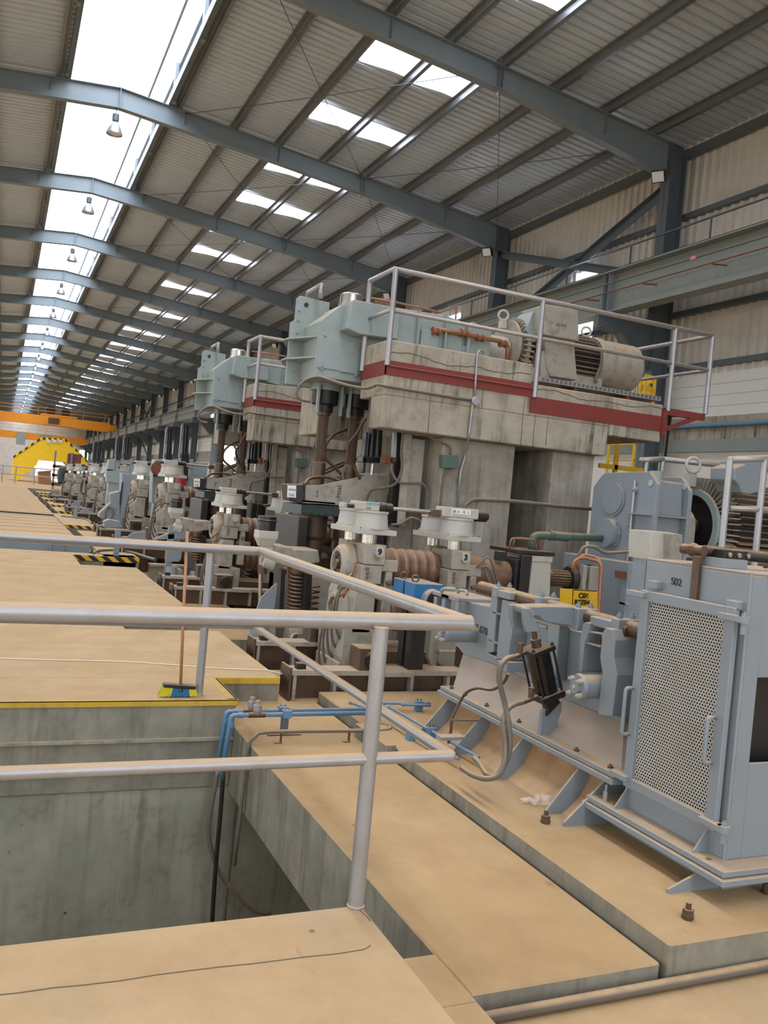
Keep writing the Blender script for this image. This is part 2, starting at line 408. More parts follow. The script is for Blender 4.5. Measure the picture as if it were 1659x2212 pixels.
# portal frames
def rafter(mb, s, y):
    tp = [(XR, zt(XR)), (13.6, zt(13.6))]
    bt = [(XR, 10.79), (6.2, 10.40), (9.3, 10.08), (13.2, 9.40)]
    def web(a, b):
        pass
    poly = [(mir(x, s), y-.006, z) for x, z in tp]+[(mir(x, s), y-.006, z) for x, z in bt[::-1]]
    mb.prism(poly, (0, .012, 0))
    for ln in (tp, bt):
        for (xa, za), (xb, zb) in zip(ln[:-1], ln[1:]):
            dz = -.016 if ln is tp else .016
            mb.prism([(mir(xa, s), y-.11, za), (mir(xb, s), y-.11, zb), (mir(xb, s), y-.11, zb+dz), (mir(xa, s), y-.11, za+dz)], (0, .22, 0))
def portal(y):
    p = thing('portal_frame', 'x', 'steel frame', (XR, y, 0), 'portal frames across the hall')
    for s in (1, -1):
        mb = MB(); rafter(mb, s, y); mb.build('rafter', 'steelR', p)
        c = MB(); a, b = sorted((mir(13.2, s), mir(13.65, s)))
        c.box(a, b, y-.008, y+.008, -.6, zt(13.4)); c.box(a, a+.018, y-.15, y+.15, -.6, zt(13.2)-.05); c.box(b-.018, b, y-.15, y+.15, -.6, zt(13.6)-.02)
        c.build('column', 'steel', p)
        st = MB()
        for x in (3.6, 6.2, 8.74, 11.4): st.box(mir(x, s)-.005, mir(x, s)+.005, y-.1, y+.1, (10.84 if x < 4 else zt(x)-.42), zt(x)-.01)
        st.build('stiffener', 'steelR', p)
    MB().box(XR-.008, XR+.008, y-.11, y+.11, 10.8, 11.36).build('ridge_plate', 'steelR', p)
    MB().box(8.62, 8.66, y-.14, y-.11, 9.98, 10.75).box(8.5, 8.8, y-.14, y-.10, 10.10, 10.13).box(8.5, 8.8, y-.14, y-.10, 10.55, 10.58).build('clamp_strap', 'purlin', p)
    return p
P0 = portal(Y1); P0['label'] = 'steel portal frame nearest the camera, crossing the top right of the view'
for k in range(-4, 21):
    if k == 0: continue
    lab = ('%s steel portal frame along the hall, counted from the nearest' % ORD[k]) if k > 0 else ('steel portal frame %s the camera' % ['just beyond the top edge of the view, nearest before', 'second behind', 'third behind', 'fourth behind'][-k-1])
    copy_tree(P0, (0, k*BAY, 0), lab)
# ridge monitor posts
for s in (1, -1):
    for k in range(0, 21):
        for dy in (-.35, -3.9):
            y = Y1+k*BAY+dy
            if k > 12 and dy < -1: continue
            mb = MB().box(*sorted((mir(3.22, s), mir(3.30, s))), y-.09, y+.09, 11.15, 12.15)
            o = one('monitor_post', 'x', 'post', mb, 'steelR', 'posts of the ridge monitor')
            o['label'] = '%s side post of the ridge opening, %s the %s frame from the camera' % ('right' if s == 1 else 'left', 'close before' if dy > -1 else 'midway before', ORD[k])
            mb2 = MB().beam((mir(3.25, s), y, 12.12), (mir(3.0, s), y, 12.3), .03, .03); 
mb = MB().cyl((2.86, YS, 12.0), (2.86, YE, 12.0), .035, 8)
one('tie_rail', 'thin steel tie running along the ridge opening', 'rail', mb, 'steelR')
# high-bay lamps under the ridge
def hlamp(y):
    p = thing('high_bay_lamp', 'x', 'lamp', (XR-.06, y, 10.8), 'high bay lamps under the ridge')
    x = XR-.06
    MB().cyl((x, y, 10.84), (x, y, 10.66), .012, 6).build('hook', 'steel', p)
    MB().lathe((x, y, 10.66), (0, 0, -1), [(0, .03), (.02, .085), (.19, .085), (.21, .05)], 14).build('ballast_housing', 'steel', p)
    MB().lathe((x, y, 10.45), (0, 0, -1), [(0, .06), (.05, .10), (.16, .16), (.28, .20), (.32, .205)], 18, cap=False).build('reflector', 'lamp', p)
    MB().lathe((x, y, 10.20), (0, 0, -1), [(0, .19), (.02, .19)], 18).build('lens', 'glass', p)
    return p
L0 = hlamp(Y1+BAY); L0['label'] = 'high bay lamp nearest the camera, hanging from the second frame'
for k in range(2, 19):
    copy_tree(L0, (0, (k-1)*BAY, 0), '%s high bay lamp along the ridge, counted from the nearest' % ORD[k-1])
# thin roof bracing rods
for k in (1, 2, 3, 5, 8, 12):
    ya, yb = Y1+(k-1)*BAY, Y1+k*BAY
    for (xa, xb) in ((3.6, 8.7), (8.7, 13.2)):
        for f in (0, 1):
            mb = MB().tube([(xa, ya if f else yb, zt(xa)-.05), ((xa+xb)/2, (ya+yb)/2, zt((xa+xb)/2)-.09), (xb, yb if f else ya, zt(xb)-.05)], .009, 5)
            one('bracing_rod', 'thin bracing rod under the roof between the %s and %s frames, %s half, %s diagonal' % (ORD[k-1], ORD[k], 'upper' if xa < 5 else 'lower', 'first' if f else 'second'), 'rod', mb, 'steel', 'roof bracing rods')
# ---- walls
def clad(x, y0, y1, z0, z1, s=1, pitch=.25):
    mb = MB(); pr = ribs(y0, y1, pitch); vs = []
    for y, h in pr: vs += [(x-s*h*1.3, y, z0), (x-s*h*1.3, y, z1)]
    return mb.add(vs, [(2*i, 2*i+1, 2*i+3, 2*i+2) for i in range(len(pr)-1)])
mb = MB()
WIN = [(Y1+3.1+k*BAY, Y1+4.1+k*BAY) for k in (0, 1, 2, 4, 6)]
ya = YS
for a, b in WIN+[(YE, YE)]:
    o = clad(XW, ya, a, 4.9, 10.35); mb.add(o.v, o.f)
    if b < YE:
        for z0, z1 in ((4.9, 5.6), (8.15, 10.35)):
            o = clad(XW, a, b, z0, z1); mb.add(o.v, o.f)
    ya = b
struct('wall_right', mb, 'clad', label='corrugated sheet wall along the right side of the hall')
for i, (a, b) in enumerate(WIN):
    struct('window_%d' % n, B(XW-.01, XW+.02, a, b, 5.6, 8.15), 'sky', label='tall translucent strip in the right wall'); n += 1
mb = MB()
for z in (4.9, 4.66, 4.42, 4.18): mb.box(XW-.06, XW, YS, 56, z-.235, z)
for z in (4.9, 4.66, 4.42, 4.18): mb.box(XW-.06, XW, 63, YE, z-.235, z)
struct('trim_7', mb, 'white', .006, label='band of smooth white panels on the right wall')
mb = B(XW-.1, XW+.1, YS, 56, 3.45, 3.96).box(XW-.1, XW+.1, 63, YE, 3.45, 3.96)
struct('trim_8', mb, 'conc', label='concrete ring beam on the right wall')
struct('trim_9', B(XW-.24, XW-.1, YS, 56, 3.18, 3.45).box(XW-.24, XW-.1, 63, YE, 3.18, 3.45), 'girder', label='steel ledge under the ring beam')
struct('wall_right_lower', B(XW-.05, XW+.1, YS, 56, -1, 3.2).box(XW-.05, XW+.1, 63, YE, -1, 3.2), 'clad', label='lower right wall under the ring beam')
xl = XR-(XW-XR)
mb = clad(xl, YS, YE, 6.0, 10.35, -1)  # unseen wall, left open below so that sky light fills the hall
struct('wall_left', mb, 'clad', label='corrugated sheet wall along the left side of the hall')
# gable
mb = MB(); 
mb.prism([(xl, YE, 5.5), (XW, YE, 5.5), (XW, YE, 10.3), (XR, YE, 11.5), (xl, YE, 10.3)], (0, .1, 0))
mb.box(xl, 5.0, YE, YE+.1, -1, 5.5).box(5.0, 12.3, YE, YE+.1, 3.4, 5.5).box(11.0, 12.3, YE, YE+.1, -1, 3.4).box(12.3, XW, YE, YE+.1, -1, 1.5)
struct('wall_far', mb, 'clad', label='far gable wall of the hall')
# wall girts
for z in (5.1, 6.35, 7.3, 8.6):
    one('wall_girt', 'horizontal steel girt on the right wall, %s' % {5.1: 'just above the white panels', 6.35: 'below crane beam level', 7.3: 'just above the crane beam', 8.6: 'highest of the four'}[z], 'girt', B(XW-.16, XW-.02, YS, YE, z-.06, z+.06), 'steel', 'girts along the right wall')
one('eaves_beam', 'steel eaves beam along the top of the right wall', 'beam', B(XW-.3, XW-.12, YS, YE, 9.92, 10.08), 'steel')
# crane girder on brackets
XG = 12.0
g = thing('crane_girder', 'grey crane runway girder along the right side of the hall', 'girder', (XG, Y1, 6.08))
MB().box(XG-.01, XG+.01, YS, YE, 6.1, 6.98).box(XG-.17, XG+.17, YS, YE, 6.08, 6.11).box(XG-.22, XG+.2, YS, YE, 6.95, 6.98).build('beam', 'girder', g)
MB().box(XG-.035, XG+.035, YS, YE, 6.98, 7.08).build('crane_rail', 'dark', g)
for k in range(-1, 21):
    y = Y1+k*BAY
    MB().box(XG-.16, XG+.16, y-.1, y-.085, 6.1, 6.96).box(XG-.16, XG+.16, y+.085, y+.1, 6.1, 6.96).build('stiffener', 'steelR', g)
for k in range(-1, 20):
    y = Y1+k*BAY
    mb = MB().prism([(11.72, y-.008, 6.06), (13.2, y-.008, 6.06), (13.2, y-.008, 5.0), (12.95, y-.008, 5.0), (12.3, y-.008, 5.72), (11.72, y-.008, 5.78)], (0, .016, 0))
    mb.box(11.72, 13.2, y-.14, y+.14, 6.03, 6.06).prism([(11.72, y-.14, 5.78), (12.3, y-.14, 5.72), (12.95, y-.14, 5.0), (12.95, y-.14, 4.98), (12.3, y-.14, 5.70), (11.72, y-.14, 5.76)], (0, .28, 0))
    one('girder_bracket', 'tapered steel bracket holding the crane girder on the %s' % ('column behind the raised motor' if k == 0 else 'column nearest the camera' if k < 0 else '%s column beyond the raised motor' % ORD[k-1]), 'bracket', mb, 'steel', 'crane girder brackets')
one('conductor_pipe', 'thin green conductor line along the crane girder', 'pipe', MB().cyl((XG-.3, YS, 6.66), (XG-.3, YE, 6.66), .016, 6), 'green')
cl = thing('cable_rail', 'thin rusty rail on studs along the face of the crane girder', 'rail', (XG-.3, Y1, 6.45))
MB().cyl((XG-.34, YS, 6.45), (XG-.34, YE, 6.45), .014, 6).build('rail', 'rust', cl)
for k in range(40): MB().beam((XG-.36, 3+k*1.9, 6.42), (XG, 3+k*1.9, 6.46), .03, .02).build('stud', 'rust', cl)
for k in range(0, 10): one('joint_marker', 'small pink joint sleeve on the green conductor line, %s from the camera' % ORD[k], 'sleeve', B(XG-.33, XG-.27, 13.0+k*5, 13.12+k*5, 6.63, 6.69), flat('pink_sleeve', 'D98C8C') if k == 0 else bpy.data.materials['pink_sleeve'], 'joint sleeves')
# walkway handrail above the girder
wr = thing('walkway_railing', 'thin steel railing of the walkway above the crane girder', 'railing', (12.9, Y1, 7))
MB().box(12.88, 12.92, YS, YE, 7.93, 7.96).build('top_rail', 'steel', wr)
for k in range(46):
    y = 9+k*2.5; MB().box(12.885, 12.915, y-.015, y+.015, 7.0, 7.94).build('post', 'steel', wr)
one('crane_walkway', 'narrow steel walkway beside the crane rail', 'walkway', B(12.3, 13.15, YS, YE, 6.93, 6.97), 'steel')
# X bracing between the columns
for k in (0, 5, 10):
    ya, yb = Y1+k*BAY, Y1+(k+1)*BAY; xb = 13.45
    for f, (p, q) in enumerate((((xb, ya, 9.3), (xb, yb, 6.9)), ((xb-.1, ya+.2, 7.2), (xb-.1, yb, 9.35)))):
        mb = MB().beam(p, q, .02, .22, (0, -.3, 1)).beam(V(p)+V((-.06, 0, .1)), V(q)+V((-.06, 0, .1)), .14, .015)
        one('wall_brace', '%s diagonal steel brace on the right wall between the %s and %s columns' % ('falling' if f == 0 else 'rising', ORD[k], ORD[k+1]), 'brace', mb, 'steel', 'diagonal wall braces')
    mb = MB().beam((xb, ya, 3.4), (xb, yb, 6.1), .02, .2).beam((xb-.06, ya, 3.5), (xb-.06, yb, 6.2), .14, .015)
    one('wall_brace', 'lower diagonal steel brace beneath crane girder level, between the %s and %s columns' % (ORD[k], ORD[k+1]), 'brace', mb, 'steel', 'diagonal wall braces')
# floodlights on the columns
def flood(y):
    p = thing('floodlight', 'x', 'floodlight', (13.1, y-.1, 9.2), 'floodlights on the wall columns')
    MB().beam((13.2, y-.1, 9.42), (12.98, y-.1, 9.4), .04, .05).build('bracket', 'steel', p)
    c = V((12.86, y-.2, 9.3)); n_ = V((-.75, -.45, -.5)).normalized(); x_, y_ = frame(n_)
    def q(a, b, d): return c+x_*a+y_*b+n_*d
    MB().prism([q(-.15, -.13, 0), q(.15, -.13, 0), q(.15, .13, 0), q(-.15, .13, 0)], n_*.1).add(
        [q(-.15, -.13, 0), q(.15, -.13, 0), q(.15, .13, 0), q(-.15, .13, 0), q(-.07, -.06, -.12), q(.07, -.06, -.12), q(.07, .06, -.12), q(-.07, .06, -.12)],
        [(0, 1, 5, 4), (1, 2, 6, 5), (2, 3, 7, 6), (3, 0, 4, 7), (4, 5, 6, 7)]).build('housing', 'dark', p)
    MB().prism([q(-.13, -.11, .1), q(.13, -.11, .1), q(.13, .11, .1), q(-.13, .11, .1)], n_*.01).build('lens', 'glass', p)
    return p
F0 = flood(Y1); F0['label'] = 'floodlight on the column nearest the camera, at rafter level'
for k in range(1, 14): copy_tree(F0, (0, k*BAY, 0), 'floodlight on the %s wall column from the camera' % ORD[k])
one('blue_water_pipe', 'blue pipe running along the right wall under the white panels', 'pipe', MB().cyl((XW-.2, YS, 3.76), (XW-.2, 40, 3.76), .05, 10), 'blue')
one('outside_ground', 'bare ground outside the hall openings', 'ground', B(-120, 150, -60, 320, -3.2, -3.0), 'ground')['kind'] = 'structure'
bpy.data.objects['outside_ground'].name = 'floor_outside'
# ================================================================ FLOORS, PIT, RAILING
ZB, ZC = -.19, -.11
PD = -2.6
struct('floor', B(-9.9, 1.36, -14.1, 2.97, -.45, 0), 'floor', .006, label='near platform on which the camera stands')
struct('floor_screed', B(1.36, 4.6, -14.1, 2.62, -.5, -.27), 'floor', label='lower floor in the near right corner')
struct('floor_right', B(4.6, XW, -14.1, 56, -.6, -.27), 'floor', label='floor under the drives along the right wall')
struct('floor_step', B(1.0, 1.66, 2.0, 2.62, -.55, ZB-.004).box(1.36, 1.66, 2.58, 2.9, -.66, ZB-.002), 'slab', label='end of the middle slab under the near platform')
struct('floor_slab', B(1.66, 2.52, 2.62, 6.78, -.67, ZB).box(1.74, 4.6, 6.78, 8.0, -.67, ZB-.001), 'slab', .008, label='middle concrete slab over the pit edge')
struct('floor_plinth', B(2.54, 4.6, 2.6, 6.78, -.6, ZC), 'slab', .008, label='raised concrete plinth under the grey machine')
struct('floor_deep', B(-9.9, 4.6, -1, 180, PD-.2, PD), 'pit', label='bottom of the pit')
struct('wall_pit', B(-9.9, 4.4, 6.1, 6.4, PD, -.62), 'pit', label='lower concrete wall of the pit')
struct('wall_pit_near', B(-9.9, 4.4, 2.3, 2.6, PD, -.7), 'pit')
# far platform in blocks with recesses
def dk(nm, lab, *bx):
    mb = MB()
    for b in bx: mb.box(*b)
    return struct(nm, mb, 'floor', .006, label=lab)
dk('floor_platform', 'far platform with the broom on it', (-9.9, 1.66, 6.08, 6.8, -.62, 0), (-9.9, 2.2, 6.8, 9.0, -.62, 0), (-9.9, 1.25, 9.0, 9.9, -.62, 0), (-9.9, 2.2, 9.9, 15.2, -.62, 0), (-9.9, 1.3, 15.2, 17.0, -.62, 0), (-9.9, 2.45, 17.0, 17.45, -.62, 0))
dk('floor_channel', 'bottom of the channel beyond the far platform', (-9.9, 4.2, 17.45, 19.3, -1.2, -.75))
struct('trim_10', B(-9.9, 1.8, 19.27, 19.31, -.75, -.02), 'steelR', label='blue-grey steel face of the channel')
dk('floor_deck', 'plated deck running on to the far end', (-9.9, 1.68, 19.31, 30.6, -.6, 0), (-9.9, 1.72, 32.0, 70, -.6, 0), (-9.9, 6.5, 70, 164, -.6, 0))
# lines between the deck plates
mb = MB(); y = 20.2
for i in range(26):
    mb.box(-9.9, 1.68, y, y+.05, -.02, .004); y += 1.1+.05*i+random.random()*.4
o = struct('trim_11', mb, 'dark', label='dark joints between the deck plates')
SL = [(1.85, 2.5, 17.0, 19.2), (1.9, 2.56, 22.0, 24.2), (1.7, 2.62, 26.4, 32.8), (1.95, 2.65, 34.9, 38.5), (2.0, 2.7, 40.8, 44.4), (2.0, 2.7, 47.5, 50.5), (2.05, 3.1, 54.8, 56.0), (2.1, 3.0, 60, 63)]
for i, (a, b, c, d) in enumerate(SL):
    t = thing('cover_slab', '%s concrete cover slab beside the plated deck, counted from the near one' % ORD[i], 'slab', ((a+b)/2, c, -.25), 'cover slabs beside the deck')
    B(a, b, c, d, -.3, 0).build('slab', 'floor', t, .005)
    if i != 1: B(a, b, c-.012, c, -.09, -.005).build('warning_strip', 'hazard', t)
one('warning_strip', 'black and yellow striped edge on the recess in the far platform', 'stripe', B(1.3, 2.45, 16.985, 17.0, -.1, -.002), 'hazard')
# mill floor between platforms and machines
struct('floor_mill', B(1.66, 4.6, 8.0, 100, -.8, -.55).box(2.2, 4.6, 6.78, 8.0, -.8, -.6), 'slab', label='lower oily floor among the mill stands')
struct('floor_ledge', B(2.2, 3.2, 9.9, 15.2, -.6, -.25), 'slab')
# yellow painted edges
struct('trim_12', B(-9.9, 1.665, 6.066, 6.08, -.034, .003).box(-9.9, 1.665, 6.066, 6.12, 0, .003), 'yellowline', label='yellow painted edge of the far platform')
struct('trim_13', B(1.66, 1.675, 6.08, 6.78, -.034, .003).box(1.60, 1.67, 6.1, 6.8, 0, .003), 'yellowline')
struct('trim_14', B(1.675, 2.2, 6.784, 6.8, -.045, .003), 'yellowline')
# joints and ledges in the pit wall
struct('trim_15', B(-9.9, 1.655, 6.05, 6.1, -.28, -.26).box(-9.9, 1.655, 6.062, 6.1, -.5, -.485), 'pit')
# drain pipe along the foot of the slabs
one('floor_conduit', 'dusty pipe lying at the foot of the slab edge in the near right corner', 'pipe', MB().tube([(1.62, 2.56, -.245), (2.3, 2.565, -.245), (3.1, 2.57, -.243), (4.5, 2.57, -.245)], .022, 8), 'hose')
# ---- railing in the foreground
R0 = .033
t = thing('handrail', 'silver tubular handrail around the pit in the foreground', 'handrail', (1.33, 2.95, 0))
ZR = 1.07; b, c = at(1006, 1346, z=ZR), at(563, 1191, z=ZR); a, d = V((-9, at(0, 1326, z=ZR).y-.25, ZR)), V((-9, at(0, 1162, z=ZR).y-.2, ZR))
MB().cyl(a, b+V((.02, 0, 0)), R0, 16).sphere(b, R0).build('top_rail', 'pipe', t)
MB().cyl(b, c, R0, 16).sphere(c, R0).build('top_rail', 'pipe', t)
MB().cyl(c, d, R0, 16).build('top_rail', 'pipe', t)
a, b, c, d = V((-9, 2.94, .56)), V((1.68, 2.96, .56)), V((1.79, 6.24, .51)), V((-9, 6.24, .52))
MB().cyl(a, b, .023, 14).sphere(b, .023).build('middle_rail', 'pipe', t)
MB().cyl(b, c, .023, 14).sphere(c, .023).build('middle_rail', 'pipe', t)
MB().cyl(c, d, .023, 14).build('middle_rail', 'pipe', t)
for x, y in ((1.335, 2.96), (1.42, 6.25), (-1.5, 2.96), (-1.5, 6.25), (-5, 2.96), (-5, 6.25)):
    MB().lathe((x, y, -.005), (0, 0, 1), [(0, .034), (.012, .034), (.016, .030), (1.06, .030)], 16).build('post', 'pipe', t)
# hairline joints and cracks in the near platform
for pts in ([(-40, 2153), (180, 2128), (400, 2098), (600, 2075), (780, 2052), (800, 2042)], [(778, 1967), (795, 1982), (800, 1990)]):
    q = [at(x, y, z=.001) for x, y in pts]; q = [q[0].lerp(q[1], 0)]+[m for u, v in zip(q[:-1], q[1:]) for m in (u.lerp(v, .35)+V((0, random.uniform(-.006, .006), 0)), u.lerp(v, .7)+V((0, random.uniform(-.006, .006), 0)), v)]
    struct('trim_crack', MB().tube(q, .0022, 4), 'crackm')
# ---- broom
t = thing('broom', 'broom with wooden handle and blue and yellow bristles standing behind the railing', 'broom', (1.25, 6.2, 0))
bp0 = at(390, 1478, y=6.2);
MB().tube([bp0, at(396, 1330, y=6.2), at(405, 1148, y=6.2)], .011, 8).build('handle', 'wood', t)
ca, cb = at(352, 1479, y=6.2), at(422, 1484, y=6.2)
MB().beam(ca, cb, .06, .03).cyl(bp0+V((0, 0, .0)), bp0+V((0, -.02, -.05)), .02, 8).build('head', 'black', t, .006)
for nm, (u0, u1), m in (('bristles', (0, .3), 'bryel'), ('bristles', (.3, .78), 'brblue'), ('bristles', (.78, 1), 'bryel')):
    mb = MB(); kk = int((u1-u0)*46)
    for i in range(kk):
        u = u0+(u1-u0)*(i+.5)/kk
        for rr in (-.02, 0, .02):
            p = ca.lerp(cb, u)+V((0, rr, -.01)); q = V((ca.lerp(cb, -.12+u*1.2).x, p.y+rr*.8, .004+.012*random.random()))
            mb.cyl(p, q, .0035, 4)
    mb.build(nm, m, t, label='yellow bristles' if m == 'bryel' else 'blue bristles')
# ---- cord on the platform
pts = [at(x, y, z=.006) for x, y in ((-60, 1420), (60, 1424), (180, 1427), (280, 1430), (370, 1436), (460, 1443), (560, 1447), (578, 1448))]
pts += [at(640, 1464, z=-.03), at(700, 1484, z=-.10), at(735, 1499, z=-.16), at(765, 1512, z=-.12)]
one('white_cord', 'thin white cord lying across the far platform and down to the blue pipe', 'cord', MB().tube(pts, .006, 6, smooth=4), 'cord')
# small anchor bolts on the plinth
for (px, py, lab) in ((1485, 1985, 'anchor bolt with nut near the front corner of the grey machine plinth'), (1178, 1778, 'anchor bolt with nut beside the plastic scrap'), (1656, 1930, 'anchor bolt at the right edge, beside the machine base')):
    p = at(px, py, z=ZC)
    one('anchor_bolt', lab, 'bolt', MB().cyl(p, p+V((0, 0, .07)), .012, 10).hexa(p+V((0, 0, .003)), (0, 0, 1), .026, .02).hexa(p+V((0, 0, .025)), (0, 0, 1), .024, .018), 'brown')
# crumpled plastic
t = at(1195, 1738, z=ZC); vs = []; fs = []; N = 15
for i in range(N):
    for j in range(9):
        u, v = i/(N-1)-.5, j/8-.5
        k = (1-abs(u)*1.0)*(1+.3*math.sin(i*2.3))
        vs.append(t+V((u*.34+v*.07+.02*math.sin(j*1.7+i), -u*.12+v*.14*k+.015*math.cos(i*1.3), .008+.028*abs(math.sin(i*1.9+j*.8))*random.random()+.045*max(0, 1-((u+.2)**2+v*v)*30))))
for i in range(N-1):
    for j in range(8): fs.append((i*9+j, i*9+j+1, i*9+j+10, i*9+j+9))
t2 = NT('clear_plastic'); t2.b.inputs['Base Color'].default_value = srgb('E9D8C8'); t2.b.inputs['Roughness'].default_value = .25
t2.b.inputs['Alpha'].default_value = .35
one('plastic_wrap', 'crumpled clear plastic scrap lying beside a gusset of the grey machine', 'plastic', MB().add(vs, fs), t2.m)
# ================================================================ VERTICAL STAND DRIVE ON ITS CONCRETE BENT
def c_(x0, y0, w_, s_=1659.):
    k = w_/s_
    return lambda a, b: (x0+a*k, y0+b*k)
K1, K2, K3, K4, K5 = c_(620, 560, 340), c_(900, 620, 340), c_(1200, 620, 340), c_(620, 820, 340), c_(860, 900, 340)
VS = []     # roots copied for the second vertical stand
t = thing('concrete_bent', 'raised concrete platform with red edge carrying the nearer vertical drive', 'platform', (5.5, 8.8, -.7)); VS.append(t)
mb = B(3.74, 5.63, 8.8, 9.5, 2.68, 3.29).box(3.74, 6.8, 8.8, 9.15, 2.32, 2.68)
mb.box(4.4, 5.63, 9.5, 11.7, 2.68, 3.27).box(4.4, 6.8, 9.15, 11.7, 2.32, 2.68).box(3.74, 4.4, 10.95, 11.7, 2.32, 3.27).box(5.63, 6.8, 8.8, 11.7, 2.68, 3.06).box(6.8, 7.62, 8.8, 11.7, 2.58, 3.06)
mb.build('slab', 'conc', t, .012)
MB().box(4.64, 5.61, 9.0, 10.2, -.6, 2.32).box(4.36, 4.64, 9.62, 11.4, -.6, 2.32).build('column', 'boardconc', t, .01)
MB().box(6.16, 6.78, 9.0, 11.4, -.6, 2.32).build('column', 'boardconc', t, .01)
B(5.6, 6.17, 10.3, 10.5, -.6, 2.32).build('web_wall', 'boardconc', t)
MB().box(3.725, 5.63, 8.785, 8.8, 2.9, 3.06).box(3.725, 3.74, 8.785, 9.5, 2.9, 3.06).prism([(3.73, 8.785, 3.0), (5.63, 8.785, 3.0), (5.63, 8.76, 2.99), (3.73, 8.76, 2.99)], (0, 0, .012)).box(5.63, 7.62, 8.785, 8.8, 2.72, 2.91).box(7.6, 7.66, 8.76, 8.8, 2.66, 3.0).build('edge_channel', 'red', t)
mb = MB().box(7.66, 8.34, 8.82, 8.88, 2.95, 3.02).box(7.66, 8.34, 10.1, 10.16, 2.95, 3.02).box(7.66, 8.34, 8.82, 10.16, 3.02, 3.035).beam((7.66, 8.85, 2.74), (8.2, 8.85, 2.96), .05, .05).beam((7.66, 10.13, 2.74), (8.2, 10.13, 2.96), .05, .05)
mb.build('bracket', 'red', t)
for (x0_, x1_, zc_) in ((3.76, 5.6, 3.14), (5.66, 7.6, 2.99)):
    n_ = int((x1_-x0_)/.06); pts = [(x0_+(x1_-x0_)*k/n_, 8.799, zc_+.035*math.sin(k*.37)*math.sin(k*.11+1)+random.uniform(-.008, .008)) for k in range(n_+1)]
    MB().tube(pts, .006, 5).build('crack', 'crackm', t)
for x_, za_, zb_ in ((4.32, 2.32, 2.9), (4.98, 2.7, 2.9), (5.55, 2.32, 2.88), (5.72, 2.32, 2.7), (5.9, 2.35, 2.7)):
    MB().tube([(x_, 8.8, zb_), (x_-.004, 8.8, (za_+zb_)/2), (x_+.003, 8.8, za_)], .005, 5).build('form_joint', 'crackm', t)
# railing round the platform
t = thing('platform_railing', 'silver tubular railing around the nearer raised drive platform', 'railing', (5.6, 8.75, 3)); VS.append(t)
rp = .03; Z1, Z2 = 4.05, 3.6
def rail(z, r): 
    return MB().tube([(3.72, 9.45, z), (3.72, 8.78, z), (8.3, 8.78, z), (8.3, 10.3, z), (7.0, 11.5, z)][:4]+[(8.3, 11.5, z)], r, 12)
rail(Z1, rp).build('top_rail', 'pipe', t); rail(Z2, .024).build('middle_rail', 'pipe', t)
for x, y, z0 in ((3.74, 8.77, 3.0), (5.66, 8.77, 2.9), (7.68, 8.78, 2.99), (8.3, 8.78, 3.03), (3.72, 9.45, 3.0), (8.3, 10.2, 3.03), (8.3, 11.5, 3.0)):
    MB().cyl((x, y, z0), (x, y, Z1), .031, 12).build('post', 'pipe', t)
# gearbox
t = thing('pinion_gearbox', 'pale teal gearbox overhanging the nearer raised concrete platform', 'gearbox', (3.8, 10.2, 2.88)); VS.append(t)
mb = MB().prism([(3.2, 9.6, 2.88), (4.35, 9.6, 2.88), (4.35, 9.6, 3.75), (3.46, 9.6, 3.76), (3.2, 9.6, 3.52)], (0, 1.2, 0))
mb.box(3.215, 3.8, 9.585, 9.6, 2.98, 3.35).box(3.5, 3.75, 9.57, 9.6, 2.97, 3.18)
mb.build('housing', 'teal', t, .01)
mb = MB().prism([(3.03, 10.17, 2.82), (3.03, 10.17, 3.56), (3.08, 10.17, 3.6), (3.08, 10.17, 3.86), (3.12, 10.17, 3.9), (3.5, 10.17, 3.88), (3.5, 10.17, 2.82)], (0, .05, 0))
mb.build('split_flange', 'teal', t, .004)
MB().cyl((3.2, 10.160, 3.80), (3.2, 10.172, 3.80), .028, 12).build('lifting_hole', 'dark', t)
for z in (3.1, 3.34):
    MB().prism([(2.98, 10.1, z), (3.2, 9.62, z), (3.2, 10.78, z), (2.98, 10.3, z)], (0, 0, .02)).build('rib', 'teal', t)
mb = MB()
for z in (2.98, 3.16, 3.28, 3.45, 3.6, 3.72): mb.bolt((3.12, 10.17, z), (0, -1, 0), .02, .02)
for x, z in ((3.28, 3.36), (3.27, 2.98), (3.28, 3.0), (3.7, 3.33), (3.7, 3.28), (3.7, 2.96), (3.7, 3.01)): mb.bolt((x, 9.6, z), (0, -1, 0), .024, .025)
mb.build('bolt', 'teal', t)
MB().prism([(3.45, 9.36, 3.44), (3.62, 9.36, 3.40), (4.1, 9.36, 3.42), (4.1, 9.36, 3.78), (3.5, 9.36, 3.78)], (0, 1.4, 0)).build('top_housing', 'teal', t, .01)
MB().prism([(4.0, 9.45, 3.42), (5.0, 9.45, 3.28), (5.0, 9.45, 3.78), (4.75, 9.45, 3.82), (4.0, 9.45, 3.80)], (0, 1.1, 0)).build('arm_housing', 'teal', t, .01)
for x in (4.35, 4.72): MB().box(x, x+.02, 9.38, 10.62, 3.28, 3.86 if x > 4.5 else 3.8).build('rib', 'teal', t)
MB().box(4.42, 4.66, 9.42, 9.45, 3.36, 3.6).box(5.0, 5.16, 9.46, 9.5, 3.28, 3.5).build('inspection_cover', 'teal', t, .004)
mb = MB().prism([(4.95, 9.5, 3.27), (5.42, 9.5, 3.27), (5.42, 9.5, 3.75), (5.15, 9.5, 3.82), (4.95, 9.5, 3.74)], (0, .9, 0)).prism([(5.05, 9.42, 3.3), (5.05, 9.42, 3.76), (5.1, 9.42, 3.8), (5.1, 9.42, 3.3)], (0, 1.1, 0))
mb.build('input_housing', 'teal', t, .01)
